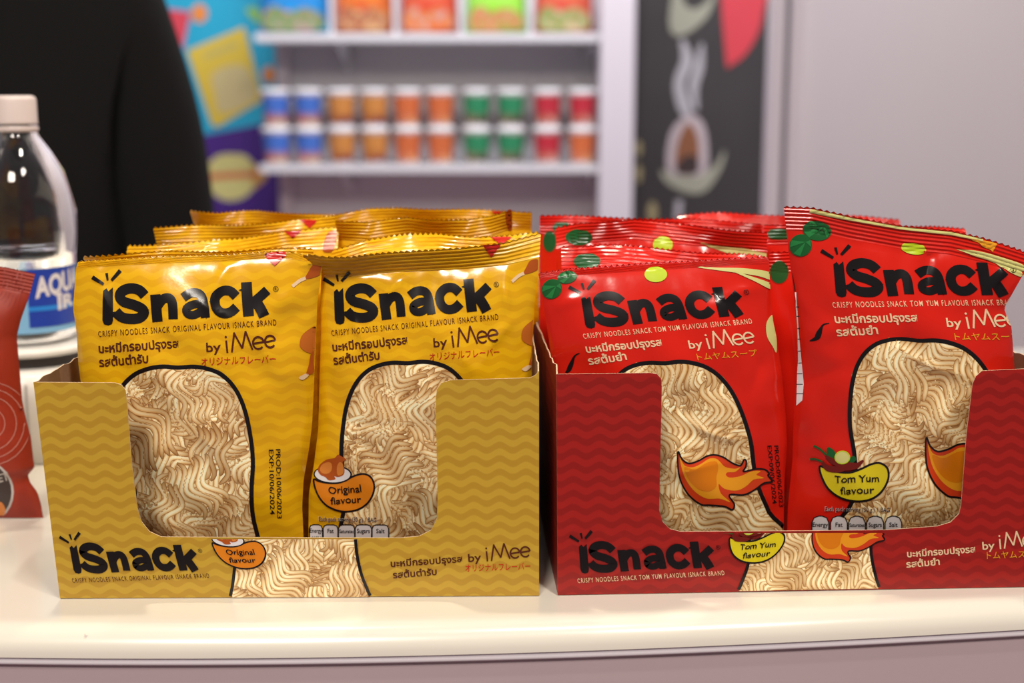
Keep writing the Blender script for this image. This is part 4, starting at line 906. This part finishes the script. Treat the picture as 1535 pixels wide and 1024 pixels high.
# ------------------------------------------------------------------ person in black behind the counter
PX, PYY = float(at(-2, 200, 1.55)[0]), 1.55
M_BLK = flat('black_cloth', (.0025, .0022, .0025), 1.0, 0, .2, 60); M_SKIN = flat('skin', (.42, .22, .15), .5); M_HAIR = flat('dark_hair', (.012, .008, .007), .5, 0, .3, 80)
pr_ = empty('person', (PX, PYY, 0), 'person in black clothes standing behind the counter, head out of view', 'person')
def skin(name, J, E, mat, parent, sub=2, root=0):
    me = bpy.data.meshes.new(name); me.from_pydata([j[:3] for j in J], E, []); o = bpy.data.objects.new(name, me); sc.collection.objects.link(o)
    o.modifiers.new('s', 'SKIN').use_smooth_shade = True
    for i, j in enumerate(J):
        sv = me.skin_vertices[0].data[i]; sv.radius = (j[3], j[4] if len(j) > 4 else j[3]); sv.use_root = i == root
    m = o.modifiers.new('d', 'SUBSURF'); m.levels = m.render_levels = sub
    dg = bpy.context.evaluated_depsgraph_get(); ev = bpy.data.meshes.new_from_object(o.evaluated_get(dg)); ev.name = name
    bpy.data.objects.remove(o); ev.materials.clear(); ev.materials.append(mat); ev.polygons.foreach_set('use_smooth', [True] * len(ev.polygons))
    o = bpy.data.objects.new(name, ev); return link(o, parent)
def body(extra, part):
    J, E = [], []
    def add(p, *r_): J.append((*p, *[q + extra for q in r_])); return len(J) - 1
    pel = add((0, 0, .86), .15, .11); wst = add((0, 0, 1.0), .125, .095); chs = add((0, .005, 1.16), .145, .105); nb = add((0, .01, 1.295), .075, .06)
    E += [(pel, wst), (wst, chs), (chs, nb)]
    if part == 'body':
        nk = add((0, .005, 1.36), .05); hd = add((0, -.012, 1.44), .076, .088); tp = add((0, -.005, 1.545), .06, .07); E += [(nb, nk), (nk, hd), (hd, tp)]
    for s_ in (-1, 1):
        sh_ = add((s_ * .155, .005, 1.265), .055); el = add((s_ * .185, .02, 1.01), .043); wr = add((s_ * .19, -.03, .79), .03, .026); E += [(chs, sh_), (sh_, el), (el, wr)]
        if part == 'body':
            pm = add((s_ * .19, -.042, .735), .020, .032); E.append((wr, pm))
            for k, (dy, ln) in enumerate(((-.026, .062), (-.009, .074), (.009, .070), (.025, .055))):
                f1 = add((s_ * .190, -.045 + dy, .695), .0085); f2 = add((s_ * .186, -.046 + dy, .695 - ln * .5), .008); f3 = add((s_ * .178, -.046 + dy, .695 - ln), .007); E += [(pm, f1), (f1, f2), (f2, f3)]
            t1_ = add((s_ * .182, -.080, .735), .009); t2_ = add((s_ * .178, -.090, .700), .008); E += [(pm, t1_), (t1_, t2_)]
        if part != 'sweater':
            hp = add((s_ * .085, 0, .80), .085, .09); kn = add((s_ * .09, -.01, .45), .056); an = add((s_ * .092, .02, .08), .036); E += [(pel, hp), (hp, kn), (kn, an)]
            if part == 'body': to = add((s_ * .10, -.12, .035), .034, .028); E.append((an, to))
    return J, E
J, E = body(0, 'body'); skin('body', J, E, M_SKIN, pr_)
J, E = body(.014, 'sweater'); skin('sweater', J, E, M_BLK, pr_)
J, E = body(.012, 'trousers'); keep = [i for i, j in enumerate(J) if j[2] < 1.05 and abs(j[0]) < .14]; mpk = {k: i for i, k in enumerate(keep)}
skin('trousers', [J[k] for k in keep], [(mpk[a_], mpk[b_]) for a_, b_ in E if a_ in mpk and b_ in mpk], M_BLK, pr_)
skin('hair', [(0, .03, 1.57, .075, .08), (0, .055, 1.47, .095, .075), (.0, .085, 1.33, .10, .04), (.01, .105, 1.15, .085, .025)], [(0, 1), (1, 2), (2, 3)], M_HAIR, pr_)
for s_ in (-1, 1): skin('shoe', [(s_ * .092, .05, .045, .042), (s_ * .098, -.06, .042, .044, .04), (s_ * .104, -.15, .034, .036, .032)], [(0, 1), (1, 2)], M_BLK, pr_)
